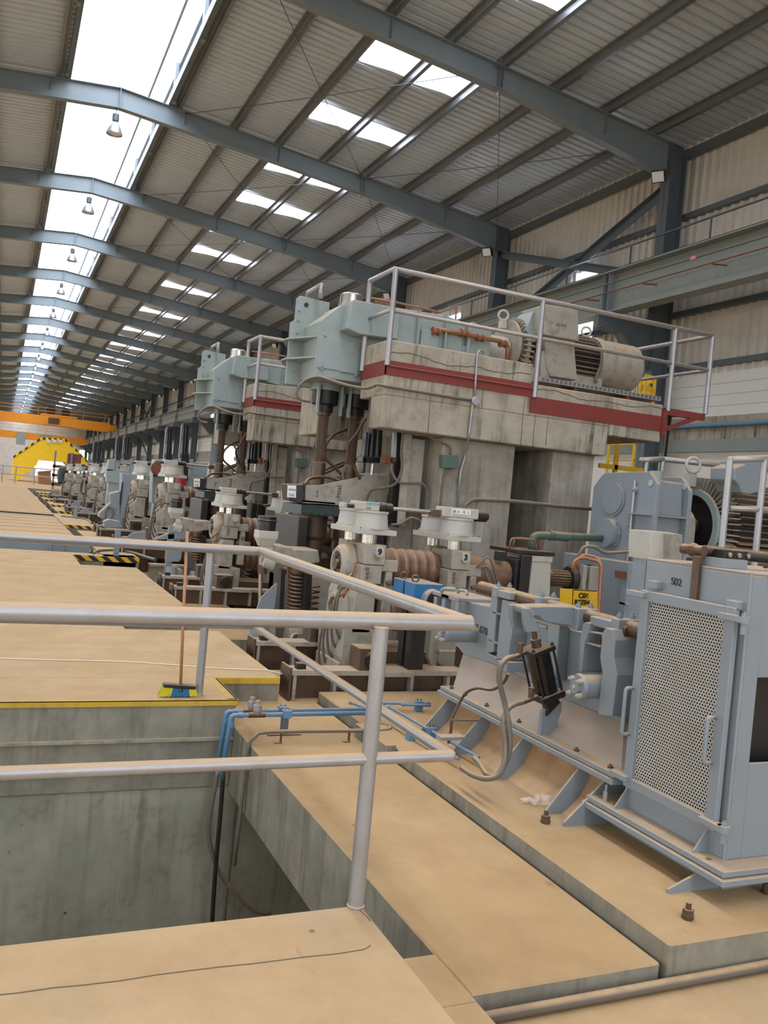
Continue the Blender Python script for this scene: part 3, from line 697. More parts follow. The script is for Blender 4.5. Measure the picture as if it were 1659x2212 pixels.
mb = MB().lathe((3.62, 9.75, 3.77), (0, 0, 1), [(0, .15), (.03, .15), (.03, .135), (.14, .135), (.16, .11)], 20)
mb.build('shaft_cap', 'chrome', t)
MB().tube([(3.3, 10.45, 3.86), (3.3, 10.45, 4.02), (3.3, 9.95, 4.02), (3.3, 9.95, 3.86)], .028, 10).build('handle', 'pipe', t)
MB().lathe((5.6-.18, 9.9, 3.6), (1, 0, 0), [(0, .19), (.42, .19), (.42, .16), (.46, .16)], 20).build('coupling_guard', 'millw', t)
# rusty oil pipe on the gearbox
mb = MB().tube([at(*K1(860, 405), y=9.9), at(*K1(1150, 455), y=9.9), at(*K1(1610, 560), y=9.9), at(*K2(420, 205), y=9.9), at(*K2(405, 420), y=9.9)], .014, 8)
mb.tube([at(*K2(190, 440), y=9.4), at(*K2(480, 490), y=9.4), at(*K2(900, 575), y=9.4), at(*K2(960, 620), y=9.4), at(*K2(955, 780), y=9.4)], .03, 8, bend=.08)
for a, b in ((190, 460), (490, 480), (660, 530), (900, 590)): mb.lathe(at(*K2(a-25, b), y=9.4), (1, 0, 0), [(0, .05), (.03, .05), (.03, .03), (.07, .03), (.07, .05), (.1, .05)], 10)
o = one('oil_pipe', 'rusty brown oil pipework along the top of the nearer overhead gearbox', 'pipe', mb, 'copper'); VS.append(o)
# motor
t = thing('drive_motor', 'large finned electric motor with blower box on the nearer raised platform', 'motor', (6.6, 9.9, 3.1)); VS.append(t)
AX = (0, 9.9, 3.66)
def P3(x, y=0, z=0): return V((x, AX[1]+y, AX[2]+z))
MB().lathe(P3(5.86), (1, 0, 0), [(0, .2), (0, .36), (.04, .36), (.04, .3), (.12, .3), (.12, .37), (.18, .37)], 28).build('end_shield', 'mill', t)
mb = MB().lathe(P3(6.0), (1, 0, 0), [(0, .27), (1.24, .27)], 24)
mb.build('frame', 'dark', t)
mb = MB()
for k in range(30):
    a = 2*math.pi*k/30; d = V((0, math.cos(a), math.sin(a))); e = d.cross(V((1, 0, 0)))*.006
    p = P3(6.06)+d*.26
    mb.prism([p-e, p+e, p+e+d*.075, p-e+d*.075], (1.14, 0, 0))
mb.build('cooling_fins', 'hose', t)
mb = MB()
for k in range(36):
    a = 2*math.pi*k/36; d = V((0, math.cos(a), math.sin(a))); e = d.cross(V((1, 0, 0)))*.01
    p = P3(5.93)+d*.3
    mb.prism([p-e, p+e, p+e+d*.1, p-e+d*.1], (.14, 0, 0))
mb.build('shield_ribs', 'mill', t)
MB().lathe(P3(7.2), (1, 0, 0), [(0, .33), (.02, .35), (.10, .35), (.10, .33), (.68, .33), (.74, .28), (.74, .08)], 28).build('fan_cowl', 'mill', t)
for x in (5.8, 7.12): MB().box(x-.04, x+.04, 9.86, 9.94, 3.9, 4.0).torus((x, 9.9, 4.07), (.3, 1, 0), .065, .017).build('lifting_eye', 'millw', t)
MB().box(6.05, 7.2, 9.55, 9.7, 3.1, 3.4).box(6.05, 7.2, 10.1, 10.25, 3.1, 3.4).box(5.95, 7.9, 9.45, 10.35, 3.07, 3.12).build('foot', 'mill', t)
mb = MB().prism([at(1178, 657, y=9.3), at(1249, 668, y=9.3), at(1251, 737, y=9.3), at(1176, 723, y=9.3)], (0, .55, 0))
o_ = mb.build('terminal_box', 'mill', t, .008)
q = [at(*K2(x, y), y=9.55) for x, y in ((1300, 215), (1225, 265), (1165, 420), (1160, 470), (1245, 570), (1310, 560))]
MB().prism(q, (0, .35, 0)).build('cable_box', 'teal', t, .006)
text('SIEMENS', .045, at(1200, 704, y=9.299), at(1226, 706, y=9.299)-at(1200, 704, y=9.299), (0, 0, 1), 'hose', o_)
q = [at(1177, 723, y=9.4), at(1240, 737, y=9.4), at(1247, 821, y=9.4), at(1188, 812, y=9.4), at(1180, 790, y=9.4)]
MB().prism(q, (0, .45, 0)).build('air_duct', 'mill', t, .006)
q = [at(*K2(x, y), y=9.42) for x, y in ((1320, 680), (1385, 655), (1405, 940), (1395, 965), (1310, 990))]
MB().prism(q, (0, .4, 0)).build('duct_elbow', 'mill', t, .006)
MB().tube([at(*K3(370, 560), y=9.5), at(*K3(440, 600), y=9.5), at(*K3(485, 700), y=9.5), at(*K3(475, 830), y=9.5), at(*K3(430, 950), y=9.5), at(*K3(425, 1010), y=9.5)], .02, 8, smooth=4).build('cable', 'hose', t)
# cable tray on red feet
t = thing('cable_tray', 'perforated cable tray on red feet along the edge of the nearer platform', 'tray', (6.6, 9.0, 3.06)); VS.append(t)
mb = MB().box(5.75, 7.62, 8.86, 8.87, 3.12, 3.17).box(5.75, 7.62, 9.2, 9.21, 3.12, 3.17).box(5.75, 7.62, 8.86, 9.21, 3.115, 3.12)
mb.build('tray', 'pipe', t)
mb = MB()
for i in range(28):
    for z in (3.130, 3.150): mb.box(5.8+i*.065, 5.84+i*.065, 8.857, 8.861, z, z+.009)
mb.build('slots', 'dark', t)['kind'] = 'stuff'
for x in (6.3, 7.1): B(x, x+.05, 8.9, 9.2, 3.06, 3.12).build('foot', 'red', t)
# spindles
for i, x in enumerate((3.56, 3.97)):
    t = thing('vertical_spindle', ('left' if i == 0 else 'right')+' ribbed steel spindle hanging under the nearer overhead gearbox', 'spindle', (x, 10.2, 1.2), 'vertical spindles'); VS.append(t)
    a = V((x, 10.2, 2.9))
    MB().lathe(a, (0, 0, -1), [(0, .19), (.1, .19), (.1, .15), (.14, .15)], 20).build('flange', 'teal', t)
    MB().lathe((x, 10.2, 2.80), (0, 0, -1), [(0, .165), (.16, .165), (.17, .155), (.17, .11), (.26, .11)], 22).build('coupling', 'dark', t)
    MB().lathe((x, 10.2, 2.56), (0, 0, -1), [(0, .085), (.06, .085)], 18).build('collar', 'brown', t)
    mb = MB().lathe((x, 10.2, 2.52), (0, 0, -1), [(0, .055), (.66, .055)], 16)
    for k in range(18):
        an = 2*math.pi*k/18; mb.cyl((x+.058*math.cos(an), 10.2+.058*math.sin(an), 2.5), (x+.058*math.cos(an), 10.2+.058*math.sin(an), 1.9), .0075, 6)
    mb.build('splined_shaft', 'brown', t)
    MB().lathe((x, 10.2, 1.93), (0, 0, -1), [(0, .07), (.02, .082), (.4, .082), (.4, .09), (.5, .09)], 18).build('sleeve', 'chrome' if 0 else 'brown', t)
    for s in (-1, 1): B(x+s*.15-.012, x+s*.15+.012, 10.0, 10.06, 2.5, 2.86).build('guide_strap', 'teal', t)
    MB().lathe((x, 10.2, 1.42), (0, 0, -1), [(0, .11), (.10, .11), (.16, .165), (.42, .165), (.46, .14), (.6, .14)], 22).build('lower_coupling', 'brown', t)
# yoke and dark head
t = thing('spindle_yoke', 'cream grey sloping yoke beam around the nearer pair of vertical spindles', 'yoke', (3.9, 9.8, 1.3)); VS.append(t)
q = [at(*K4(x, y), y=9.8) for x, y in ((165, 1108), (350, 1112), (540, 1072), (750, 1030), (900, 1003), (1075, 1012), (1062, 1200), (1055, 1370), (835, 1345), (500, 1320), (160, 1292))]
mb = MB().prism(q, (0, .04, 0)).prism([p+V((0, .8, 0)) for p in q], (0, .04, 0)); mb.build('side_plate', 'mill', t, .005)
q2 = [at(*K4(x, y), y=9.8) for x, y in ((160, 1110), (195, 1110), (190, 1292), (155, 1292))]; MB().prism(q2, (0, .84, 0)).build('end_plate', 'mill', t)
q2 = [at(*K4(x, y), y=9.8) for x, y in ((160, 1270), (840, 1325), (840, 1345), (160, 1295))]; MB().prism(q2, (0, .84, 0)).build('base_plate', 'mill', t)
q2 = [at(*K4(x, y), y=9.79) for x, y in ((1060, 990), (1085, 990), (1070, 1210), (1052, 1210))]; MB().prism(q2, (0, .84, 0)).build('end_flange', 'mill', t)
q2 = [at(*K4(x, y), y=9.84) for x, y in ((155, 1318), (830, 1345), (700, 1445), (400, 1440), (145, 1410))]; MB().prism(q2, (0, .76, 0)).build('underframe', 'tank', t)
text('T0263', .06, at(*K4(560, 1250), y=9.797), (0, 0, 1), (-1, 0, 0), 'ink', t)
text('2142', .04, at(*K4(325, 1240), y=9.797), (0, 0, 1), (-1, 0, 0), 'ink', t)
# lift cylinder + black guide post + beige column
t = thing('lift_cylinder', 'black hydraulic lift cylinder with bright rod beside the nearer right spindle', 'cylinder', (4.3, 9.9, 1.6)); VS.append(t)
def kk(a, b, y=9.9): return at(*K4(a, b), y=y)
MB().cyl(kk(905, 520), kk(880, 815), .055, 16).cyl(kk(965, 520), kk(945, 815), .055, 16).build('barrel', 'black', t)
MB().prism([kk(800, 805, 9.8), kk(985, 815, 9.8), kk(980, 880, 9.8), kk(795, 870, 9.8)], (0, .2, 0)).prism([kk(835, 555, 9.8), kk(860, 555, 9.8), kk(825, 985, 9.8), kk(795, 985, 9.8)], (0, .1, 0)).build('frame', 'black', t, .005)
MB().cyl(kk(905, 880), kk(890, 1030), .02, 12).build('rod', 'chrome', t)
t = thing('guide_post', 'tall black guide post in front of the nearer concrete bent', 'post', (4.35, 9.35, 0)); VS.append(t)
MB().prism([kk(1165, 540, 9.4), kk(1255, 545, 9.4), kk(1180, 1560, 9.4), kk(1085, 1540, 9.4)], (0, .12, 0)).build('post', 'black', t)
MB().prism([kk(1130, 560, 9.38), kk(1160, 560, 9.38), kk(1150, 820, 9.38), kk(1110, 820, 9.38)], (0, .05, 0)).build('hanger', 'pipe', t)
MB().prism([kk(1035, 790, 9.34), kk(1090, 790, 9.34), kk(1085, 885, 9.34), kk(1030, 880, 9.34)], (0, .1, 0)).prism([kk(1120, 820, 9.34), kk(1155, 820, 9.34), kk(1150, 865, 9.34), kk(1115, 865, 9.34)], (0, .08, 0)).build('switch_box', 'rust', t)
t = thing('steel_column', 'beige steel column standing beside the black guide post of the nearer stand', 'column', (4.5, 9.2, -.6)); VS.append(t)
MB().prism([kk(1245, 575, 9.25), kk(1320, 580, 9.25), kk(1240, 1540, 9.25), kk(1165, 1530, 9.25)], (0, .03, 0)).prism([kk(1280, 575, 9.28), kk(1290, 580, 9.28), kk(1210, 1540, 9.28), kk(1200, 1530, 9.28)], (0, .2, 0)).build('flanged_section', 'mill', t)
MB().prism([kk(1320, 620, 9.3), kk(1455, 640, 9.3), kk(1390, 1390, 9.3), kk(1245, 1370, 9.3)], (0, .03, 0)).build('cover_plate', 'mill', t)
# conduits and boxes on the concrete
yw = 8.77
t = thing('cable_conduit', 'grey conduit curving from the gearbox along the nearer concrete platform to a round junction box', 'conduit', (5, 8.78, 2.5)); VS.append(t)
pts = [at(*K1(240, 1500), y=9.5), at(*K1(150, 1480), y=9.5), at(*K1(105, 1430), y=9.5), at(*K1(120, 1350), y=9.5), at(*K1(200, 1270), y=9.5), at(*K1(330, 1240), y=9.5), at(*K1(460, 1275), y=9.3), at(*K1(620, 1325), y=9.1), at(*K1(820, 1360), y=9.0), at(*K1(930, 1335), y=8.78)]
MB().tube(pts, .017, 8, smooth=4).build('conduit', 'hose', t)
MB().tube([at(*K1(930, 1335), y=yw), at(*K1(950, 1320), y=yw), at(*K1(1659, 1440), y=yw), at(*K2(570, 1195), y=yw)], .016, 8).build('conduit', 'hose', t)
MB().lathe(at(*K2(608, 1205), y=8.795), (0, -1, 0), [(0, .055), (.05, .055), (.055, .045)], 16).build('junction_box', 'pipe', t)
MB().tube([at(*K2(700, 700), y=8.9), at(*K2(680, 670), y=8.86), at(*K2(645, 700), y=yw), at(*K2(630, 850), y=yw), at(*K2(610, 1160), y=yw)], .014, 8, smooth=2).build('conduit', 'pipe', t)
MB().tube([at(*K2(590, 1240), y=yw), at(*K5(745, 200), y=yw), at(*K5(720, 380), y=8.95), at(*K5(660, 560), y=8.96), at(*K5(620, 1020), y=8.96)], .014, 8, bend=.06).build('conduit', 'pipe', t)
o = thing('switch_cabinet', 'small green box fixed to the nearer concrete column', 'box', (4.7, 8.95, 1.9)); VS.append(o)
MB().prism([at(*K5(470, 400), y=8.9), at(*K5(637, 405), y=8.9), at(*K5(632, 545), y=8.9), at(*K5(470, 540), y=8.9)], (0, .1, 0)).build('case', 'green', o, .004)
MB().tube([at(*K5(555, 400), y=8.93), at(*K5(540, 310), y=8.96), at(*K5(400, 250), y=8.97), at(*K5(320, 210), y=9.0)], .012, 6, smooth=3).tube([at(*K5(540, 545), y=8.95), at(*K5(480, 650), y=8.97), at(*K5(440, 970), y=8.97)], .014, 6, smooth=3).build('cable', 'hose', o)
o = one('cooling_pipe', 'dusty elbowed pipe running right from the nearer concrete column', 'pipe', MB().tube([at(*K5(690, 1010), y=8.9), at(*K5(700, 940), y=8.9), at(*K5(790, 870), y=8.9), at(*K5(1200, 890), y=8.9), at(*K5(1700, 945), y=8.9), at(1285, 1100, y=8.9)], .024, 10, bend=.1), 'hose'); VS.append(o)
# hoses around the spindles
hs = [[(830, 400, 9.4), (740, 560, 9.5), (650, 700, 9.6), (700, 900, 9.7), (770, 1050, 9.7)],
      [(635, 525, 10.6), (500, 580, 10.5), (415, 680, 10.2), (400, 820, 10.2), (500, 920, 10.2), (570, 1000, 10.2)],
      [(385, 990, 10.4), (520, 930, 10.4), (680, 860, 10.4), (800, 800, 10.4)],
      [(380, 960, 10.5), (520, 900, 10.5), (700, 850, 10.5), (820, 860, 10.5)],
      [(180, 1110, 9.7), (250, 1040, 9.9), (430, 1030, 10.), (560, 1070, 10.)],
      [(1105, 890, 9.3), (1110, 980, 9.25), (1180, 1080, 9.2), (1320, 1090, 9.2), (1430, 1100, 9.2), (1480, 1200, 9.2), (1465, 1420, 9.2)],
      [(1225, 560, 9.2), (1205, 760, 9.2), (1210, 930, 9.2), (1150, 1090, 9.2), (1030, 1140, 9.4), (900, 1160, 9.6), (845, 1250, 9.7), (845, 1330, 9.7)],
      [(1100, 1530, 9.2), (1200, 1520, 9.2), (1300, 1460, 9.2), (1400, 1490, 9.2), (1470, 1580, 9.2)]]
for i, h in enumerate(hs):
    o = one('hydraulic_hose', '%s of the looping rubber hoses around the nearer vertical spindles, counted from the top left' % ORD[i], 'hose', MB().tube([kk(a, b, y) for a, b, y in h], .019 if i < 5 else .016, 7, smooth=5), 'hose' if i > 4 else 'brown', 'looping hoses at the vertical spindles'); VS.append(o)
# oily chock area below the yoke
t = thing('vertical_mill_stand', 'dark oily vertical rolling stand below the nearer spindles', 'mill stand', (3.76, 10.2, -.7)); VS.append(t)
MB().box(3.2, 3.32, 9.7, 10.7, -.55, 1.25).box(4.2, 4.32, 9.7, 10.7, -.55, 1.25).box(3.2, 4.32, 10.5, 10.7, .2, .5).build('frame', 'dark', t, .01)
MB().box(3.34, 4.18, 9.8, 10.6, .1, .55).build('chock', 'mill', t, .02)
for x in (3.56, 3.97): MB().lathe((x, 10.2, .85), (0, 0, -1), [(0, .13), (.3, .13), (.3, .17), (.7, .17), (.9, .12), (1.3, .12)], 20).build('roll', 'brown', t)
for x in (3.44, 4.1):
    mb = MB()
    pts = [(x+.06*math.cos(k*.9), 9.62+.06*math.sin(k*.9), .45-k*.0095) for k in range(90)]
    mb.tube(pts, .014, 6).build('balance_spring', 'brown', t)
mb = MB()
for k in range(12): mb.bolt((3.3+k*.09, 9.84, 1.29), (0, -1, 0), .016, .014)
mb.build('bolt', 'dark', t)
SHIFT = 5.45
for r in VS:
    copy_tree(r, (0, SHIFT, 0), r['label'].replace('nearer', 'farther'))
# ================================================================ HORIZONTAL ROLLING STANDS
K6, K7, K8, K9 = c_(640, 1070, 300), c_(900, 1080, 420), c_(540, 1300, 480), c_(360, 1030, 320)
def chamf(x0, x1, y, z0, z1, c):
    return [(x0+c, y, z0), (x1-c, y, z0), (x1, y, z0+c), (x1, y, z1-c), (x1-c, y, z1), (x0+c, y, z1), (x0, y, z1-c), (x0, y, z0+c)]
def module(st, x, num, far=False):
    """one bearing-chock tower of a stand; x = its left side"""
    h = bpy.data.objects.new('chock_tower', None)
    mb = MB()
    for yb in (7.4, 7.9):
        mb.box(x, x+.21, yb, yb+.22, .92, 1.11).box(x-.02, x+.19, yb+.01, yb+.2, .74, .915)
        mb.prism([(x-.06, yb+.02, .28), (x+.12, yb+.02, .28), (x+.15, yb+.02, .34), (x+.15, yb+.02, .72), (x-.02, yb+.02, .72), (x-.06, yb+.02, .6)], (0, .2, 0))
        mb.prism([(x+.22, yb+.03, .35), (x+.33, yb+.03, .35), (x+.31, yb+.03, .86), (x+.24, yb+.03, .86)], (0, .12, 0))
        mb.box(x+.19, x+.36, yb+.03, yb+.15, .86, .97)
    mb.box(x+.02, x+.2, 7.6, 7.92, .62, 1.1)
    mb.prism([(x-.14, 7.42, .05), (x-.1, 7.42, -.04), (x+.24, 7.42, -.04), (x+.28, 7.42, .05), (x+.28, 7.42, .3), (x-.14, 7.42, .34)], (0, .66, 0))
    mb.prism([(x-.06, 7.36, .02), (x+.02, 7.36, -.06), (x+.1, 7.36, -.06), (x+.16, 7.36, .02), (x+.16, 7.36, .14), (x-.06, 7.36, .14)], (0, .06, 0))
    mb.build('chock', 'mill', st, .008)
    mb = MB().prism(chamf(x-.09, x+.29, 7.4, 0, 0, 0)[:0] or [(x-.09, 7.38, 1.2), (x+.29, 7.38, 1.2), (x+.29, 8.14, 1.2), (x-.09, 8.14, 1.2)], (0, 0, .05))
    mb.build('top_plate', 'millw', st, .004)
    mb = MB()
    for yb in (7.53, 7.99):
        mb.lathe((x+.08, yb, 1.105), (0, 0, 1), [(0, .07), (.1, .07)], 16)
    mb.build('screw_neck', 'chrome', st)
    for yb in (7.535, 7.985):
        MB().lathe((x+.09, yb, 1.25), (0, 0, 1), [(0, .185), (.02, .185), (.02, .17), (.14, .155), (.15, .165), (.17, .165)], 8).build('screw_gearbox', 'millw', st)
    mb = MB()
    for i in range(6): mb.bolt((x-.07+i*.068, 7.4, 1.25), (0, 0, 1), .009, .008)
    for z in (.88, .84, .8): mb.lathe((x+.04, 7.412, z), (0, -1, 0), [(0, .017), (.012, .017), (.012, .008)], 10)
    mb.bolt((x+.27, 7.43, .76), (0, -1, 0), .03, .03)
    mb.build('bolt', 'hose', st)
    MB().prism(chamf(x+.09, x+.17, 7.36, 1.0, 1.1, .022), (0, .04, 0)).build('number_boss', 'millw', st)
    if num: text(num, .075, (x+.108, 7.359, 1.022), (1, 0, 0), (0, 0, 1), 'blackink', st, bold=.004)
def hstand():
    st = thing('horizontal_mill_stand', 'cream grey horizontal rolling stand nearest the camera, marked 9 and 3', 'mill stand', (3.6, 7.8, -.6), 'horizontal mill stands')
    module(st, 3.11, '9'); module(st, 4.02, '3')
    for z in (.88, .44):
        n_ = 'upper' if z > .6 else 'lower'
        pr = [(0, .1), (.03, .185)]
        for k in range(6): pr += [(.05+k*.1, .165), (.075+k*.1, .185), (.10+k*.1, .19), (.125+k*.1, .185)]
        pr += [(.68, .165), (.72, .1)]
        MB().lathe((3.34, 7.76, z), (1, 0, 0), pr, 28).build('roll', 'rollm', st)
        MB().lathe((3.16, 7.76, z), (-1, 0, 0), [(0, .15), (.02, .2), (.07, .205), (.07, .215), (.16, .19), (.19, .16), (.19, .13), (.15, .12)], 26, cap=False).build('bearing_cover', 'mill', st)
        mb = MB().cyl((3.05, 7.76, z), (2.995, 7.76, z), .13, 20).cyl((3.0, 7.76, z), (2.96, 7.76, z), .045, 12)
        for k in range(8): mb.bolt((2.995, 7.76+.09*math.cos(k*.785), z+.09*math.sin(k*.785)), (-1, 0, 0), .014, .014)
        mb.build('bearing_hub', 'brown', st)
    # right of the right chock: barrel, clamps, spindle
    MB().lathe((4.26, 7.78, .86), (1, 0, 0), [(0, .16), (.04, .19), (.25, .19), (.31, .165), (.55, .165), (.55, .15), (.62, .15)], 26).build('roll_neck', 'rollm', st)
    MB().lathe((4.2, 7.78, .44), (1, 0, 0), [(0, .16), (.04, .18), (.6, .17), (1.0, .12)], 22).build('roll_neck', 'brown', st)
    MB().box(4.86, 5.03, 7.58, 7.98, .5, 1.05).box(4.9, 5.02, 7.54, 7.6, .62, 1.1).box(4.66, 4.76, 7.62, 7.7, 1.02, 1.12).build('spindle_clamp', 'black', st, .008)
    MB().prism([(5.04, 7.56, -.3), (5.36, 7.56, -.3), (5.29, 7.56, .8), (5.27, 7.56, 1.1), (5.04, 7.56, 1.1), (5.03, 7.56, .6)], (0, .5, 0)).box(5.03, 5.28, 7.545, 7.58, 1.04, 1.1).build('spindle_support', 'millw', st, .006)
    MB().box(4.84, 5.3, 7.54, 8.1, 1.11, 1.15).build('cap_plate', 'black', st, .004)
    MB().lathe((5.27, 7.82, .86), (1, 0, 0), [(0, .095), (.17, .095), (.17, .08), (.45, .08)], 20).build('spindle_shaft', 'brown', st)
    mb = MB()
    for k in range(18):
        a = 2*math.pi*k/18; mb.cyl((5.45, 7.82+.082*math.cos(a), .86+.082*math.sin(a)), (5.7, 7.82+.082*math.cos(a), .86+.082*math.sin(a)), .008, 5)
    mb.build('spline', 'brown', st)
    MB().lathe((5.68, 7.82, .86), (1, 0, 0), [(0, .13), (.04, .16), (.08, .16), (.08, .14), (.14, .14)], 20).lathe((5.95, 7.82, .86), (1, 0, 0), [(0, .17), (.25, .19)], 24).build('coupling', 'dark', st)
    MB().box(5.82, 5.94, 7.6, 7.7, .5, 1.02).box(5.74, 5.79, 7.62, 7.7, .6, 1.03).build('coupling_bracket', 'mill', st, .006)
    MB().lathe((6.16, 7.82, .86), (1, 0, 0), [(0, .24), (.03, .26), (.03, .18)], 26, cap=False).build('guard_ring', 'teal', st)
    # drives on top
    MB().box(3.0, 3.24, 7.46, 7.62, 1.42, 1.5).build('encoder_box', 'millw', st, .008)
    MB().cyl((2.94, 7.53, 1.45), (3.0, 7.53, 1.45), .022, 8).lathe((3.24, 7.53, 1.455), (1, 0, 0), [(0, .03), (.0, .052), (.07, .052), (.07, .03), (.08, .046), (.15, .046)], 16).lathe((4.3, 7.53, 1.455), (1, 0, 0), [(0, .055), (.12, .055), (.14, .04)], 16).build('motor', 'dark', st)
    MB().cyl((3.38, 7.53, 1.455), (3.82, 7.53, 1.455), .018, 12).build('line_shaft', 'chrome', st)
    MB().box(3.8, 3.9, 7.49, 7.57, 1.41, 1.485).build('clamp_block', 'brown', st, .004)
    MB().box(3.9, 4.3, 7.45, 7.62, 1.42, 1.52).build('encoder_box', 'millw', st, .01)
    for yb in (7.985,): MB().box(3.05, 3.2, yb-.06, yb+.06, 1.42, 1.47).build('back_cap', 'millw', st, .006)
    # twin base beams with dark lock blocks
    for yb, x0 in ((6.8, 2.3), (8.1, 2.35)):
        mb = MB().box(x0, 4.5, yb, yb+.22, .02, .06).box(x0, 4.5, yb, yb+.22, -.6, -.56)
        B(x0, 4.5, yb+.08, yb+.1, -.56 if yb > 7 else -.185, .02).build('beam_web', 'brown', st)
        for k in range(6): mb.box(x0+.02+k*.36, x0+.05+k*.36, yb+.01, yb+.21, -.55 if yb > 7 else -.185, .02)
        mb.box(3.0, 3.4, yb-.05, yb+.02, .02, .06)
        mb.build('base_beam', 'mill', st, cut=False)
        B(x0-.02, x0, yb-.01, yb+.24, -.6 if yb > 7 else -.19, .085).build('end_plate', 'brown', st)
        MB().box(x0+.06, x0+.14, yb+.05, yb+.13, .06, .11).build('stop_block', 'dark', st, .004)
        for x in (2.9, 3.95):
            B(x, x+.24, yb+.02, yb+.25, .06, .25).build('lock_block', 'brown', st, .006)
            mb = MB().cyl((x+.13, yb+.02, .15), (x+.13, yb-.02, .15), .08, 20).cyl((x+.13, yb-.02, .15), (x+.13, yb-.03, .15), .05, 16)
            for k in range(10): mb.bolt((x+.13+.065*math.cos(k*.628), yb-.02, .15+.065*math.sin(k*.628)), (0, -1, 0), .009, .008)
            mb.build('lock_flange', 'dark', st)
    mb = MB()
    for z in (-.02, -.12, -.2): mb.box(3.3, 4.9, 7.2, 7.9, z-.03, z)
    mb.box(3.35, 4.9, 7.5, 8.0, -.6, .1).build('sledge', 'brown', st, .006)
    MB().box(2.95, 3.32, 7.44, 8.05, -.2, .0).box(4.0, 4.35, 7.44, 8.05, -.2, .0).build('sledge_foot', 'mill', st, .01)
    # hoses on the left face
    for k in range(5):
        z = .62-.1*k; y = 7.42+.09*k
        MB().tube([(3.0, y, z+.2), (2.9, y-.03, z+.1), (2.88, y, z-.15), (2.93, y+.05, z-.35), (3.02, y+.1, z-.45)], .013, 6, smooth=4).build('grease_hose', 'hose', st)
    for k in range(3):
        MB().tube([(4.3+.05*k, 7.4, .95), (4.42, 7.36, 1.05-.1*k), (4.6, 7.38, .6), (4.5, 7.4, .4)], .012, 6, smooth=4).build('grease_hose', 'hose', st)
    MB().tube([(3.05, 7.45, .95), (3.03, 7.44, .9), (2.98, 7.43, .72), (2.94, 7.43, .6)], .012, 6, smooth=2).build('grease_pipe', 'copper', st)
    mb = MB()
    for k, x in enumerate((4.78, 4.95)):
        mb.tube([(x, 7.6+.2*k, 1.14), (x, 7.6+.2*k, 1.26), (x+.32, 7.62+.2*k, 1.26), (x+.34, 7.62+.2*k, 1.14)], .011, 8, bend=.05)
    mb.build('lubrication_pipe', 'copper', st)
    return st
M['rollm'] = paint('reddish_worn_roll', '806252', .42, .35, dust=.5, grime=.45, gc='3A2A20')
H0 = hstand()
lb = text('SIEMENS', .038, (3.1, 7.459, 1.47), (1, 0, 0), (0, 0, 1), 'cyanink', H0, 'maker_name')
text('VAI', .032, (3.1, 7.459, 1.43), (1, 0, 0), (0, 0, 1), 'hose', H0, 'maker_name')
B(3.99, 4.2, 7.443, 7.45, 1.435, 1.505).build('dial_scale', 'paper', H0)
text('10 11  12  1', .038, (3.995, 7.442, 1.468), (1, 0, 0), (0, 0, 1), 'blackink', H0, 'dial_numbers')
mb = MB()
for k in range(21): mb.box(3.998+k*.0095, 4.0005+k*.0095, 7.4405, 7.443, 1.438, 1.458 if k % 5 else 1.463)
mb.build('dial_ticks', 'blackink', H0)['kind'] = 'stuff'
HL = ['second horizontal stand along the line, beside the farther overhead gearbox', 'third horizontal stand along the line, just beyond the farther yoke',
      'fourth horizontal stand along the line, partly behind a pale blue machine', 'fifth horizontal stand along the line', 'sixth horizontal stand along the line', 'seventh and farthest full horizontal stand along the line', 'small distant horizontal stand before the green pipe loop']
for (y, s), lab in zip(((12.85, 1.), (18.9, 1.22), (23.2, 1.22), (31.5, 1.2), (35.8, 1.2), (44, 1.2), (50, 1.2)), HL):
    c = copy_tree(H0, (0, y-7.4, 0), lab)
    if s != 1.: c.scale = (s, s, s); c.location.x = 3.6+.25
    for ch in list(c.children):
        if ch.name.startswith(('dial', 'maker', 'lettering')) or (y > 13 and ch.name.startswith(('bolt', 'spline', 'grease_pipe'))): bpy.data.objects.remove(ch)
# parts beside stand 9
one('green_elbow_pipe', 'dark green elbow pipe from the nearest stand to the blue-grey gearbox', 'pipe', MB().tube([(5.19, 7.82, 1.15), (5.19, 7.82, 1.30), (5.4, 7.82, 1.31), (6.1, 7.82, 1.33)], .042, 12, bend=.1).lathe((5.4, 7.82, 1.312), (1, 0, 0), [(0, .055), (.03, .055)], 12).lathe((5.44, 7.82, 1.312), (1, 0, 0), [(0, .05), (.2, .05)], 12), 'green')
# blue guide boxes
for i, (x, y) in enumerate(((3.31, 6.96), (3.31, 6.72))):
    t = thing('roller_guide', ('rear' if i == 0 else 'front')+' of the two bright blue guide boxes with eye bolts', 'guide box', (x, y, .4), 'blue guide boxes')
    z0 = .62
    MB().box(x, x+.28, y, y+.2, z0, z0+.22).build('case', 'blue2', t, .006)
    MB().lathe((x+.17, y+.01, z0+.08), (0, -1, 0), [(0, .1), (.1, .1), (.1, .085), (.02, .08)], 22, cap=False).build('nozzle', 'pipe', t)
    MB().cyl((x+.17, y-.02, z0+.08), (x+.17, y-.03, z0+.08), .08, 18).build('nozzle_bore', 'black', t)
    MB().torus((x+.05, y+.1, z0+.25), (.3, 1, 0), .028, .008).build('eye_bolt', 'brown', t)
    B(x+.08, x+.22, max(y+.05, 6.86), max(y+.05, 6.86)+.1, .06, z0).build('bracket', 'dark', t)
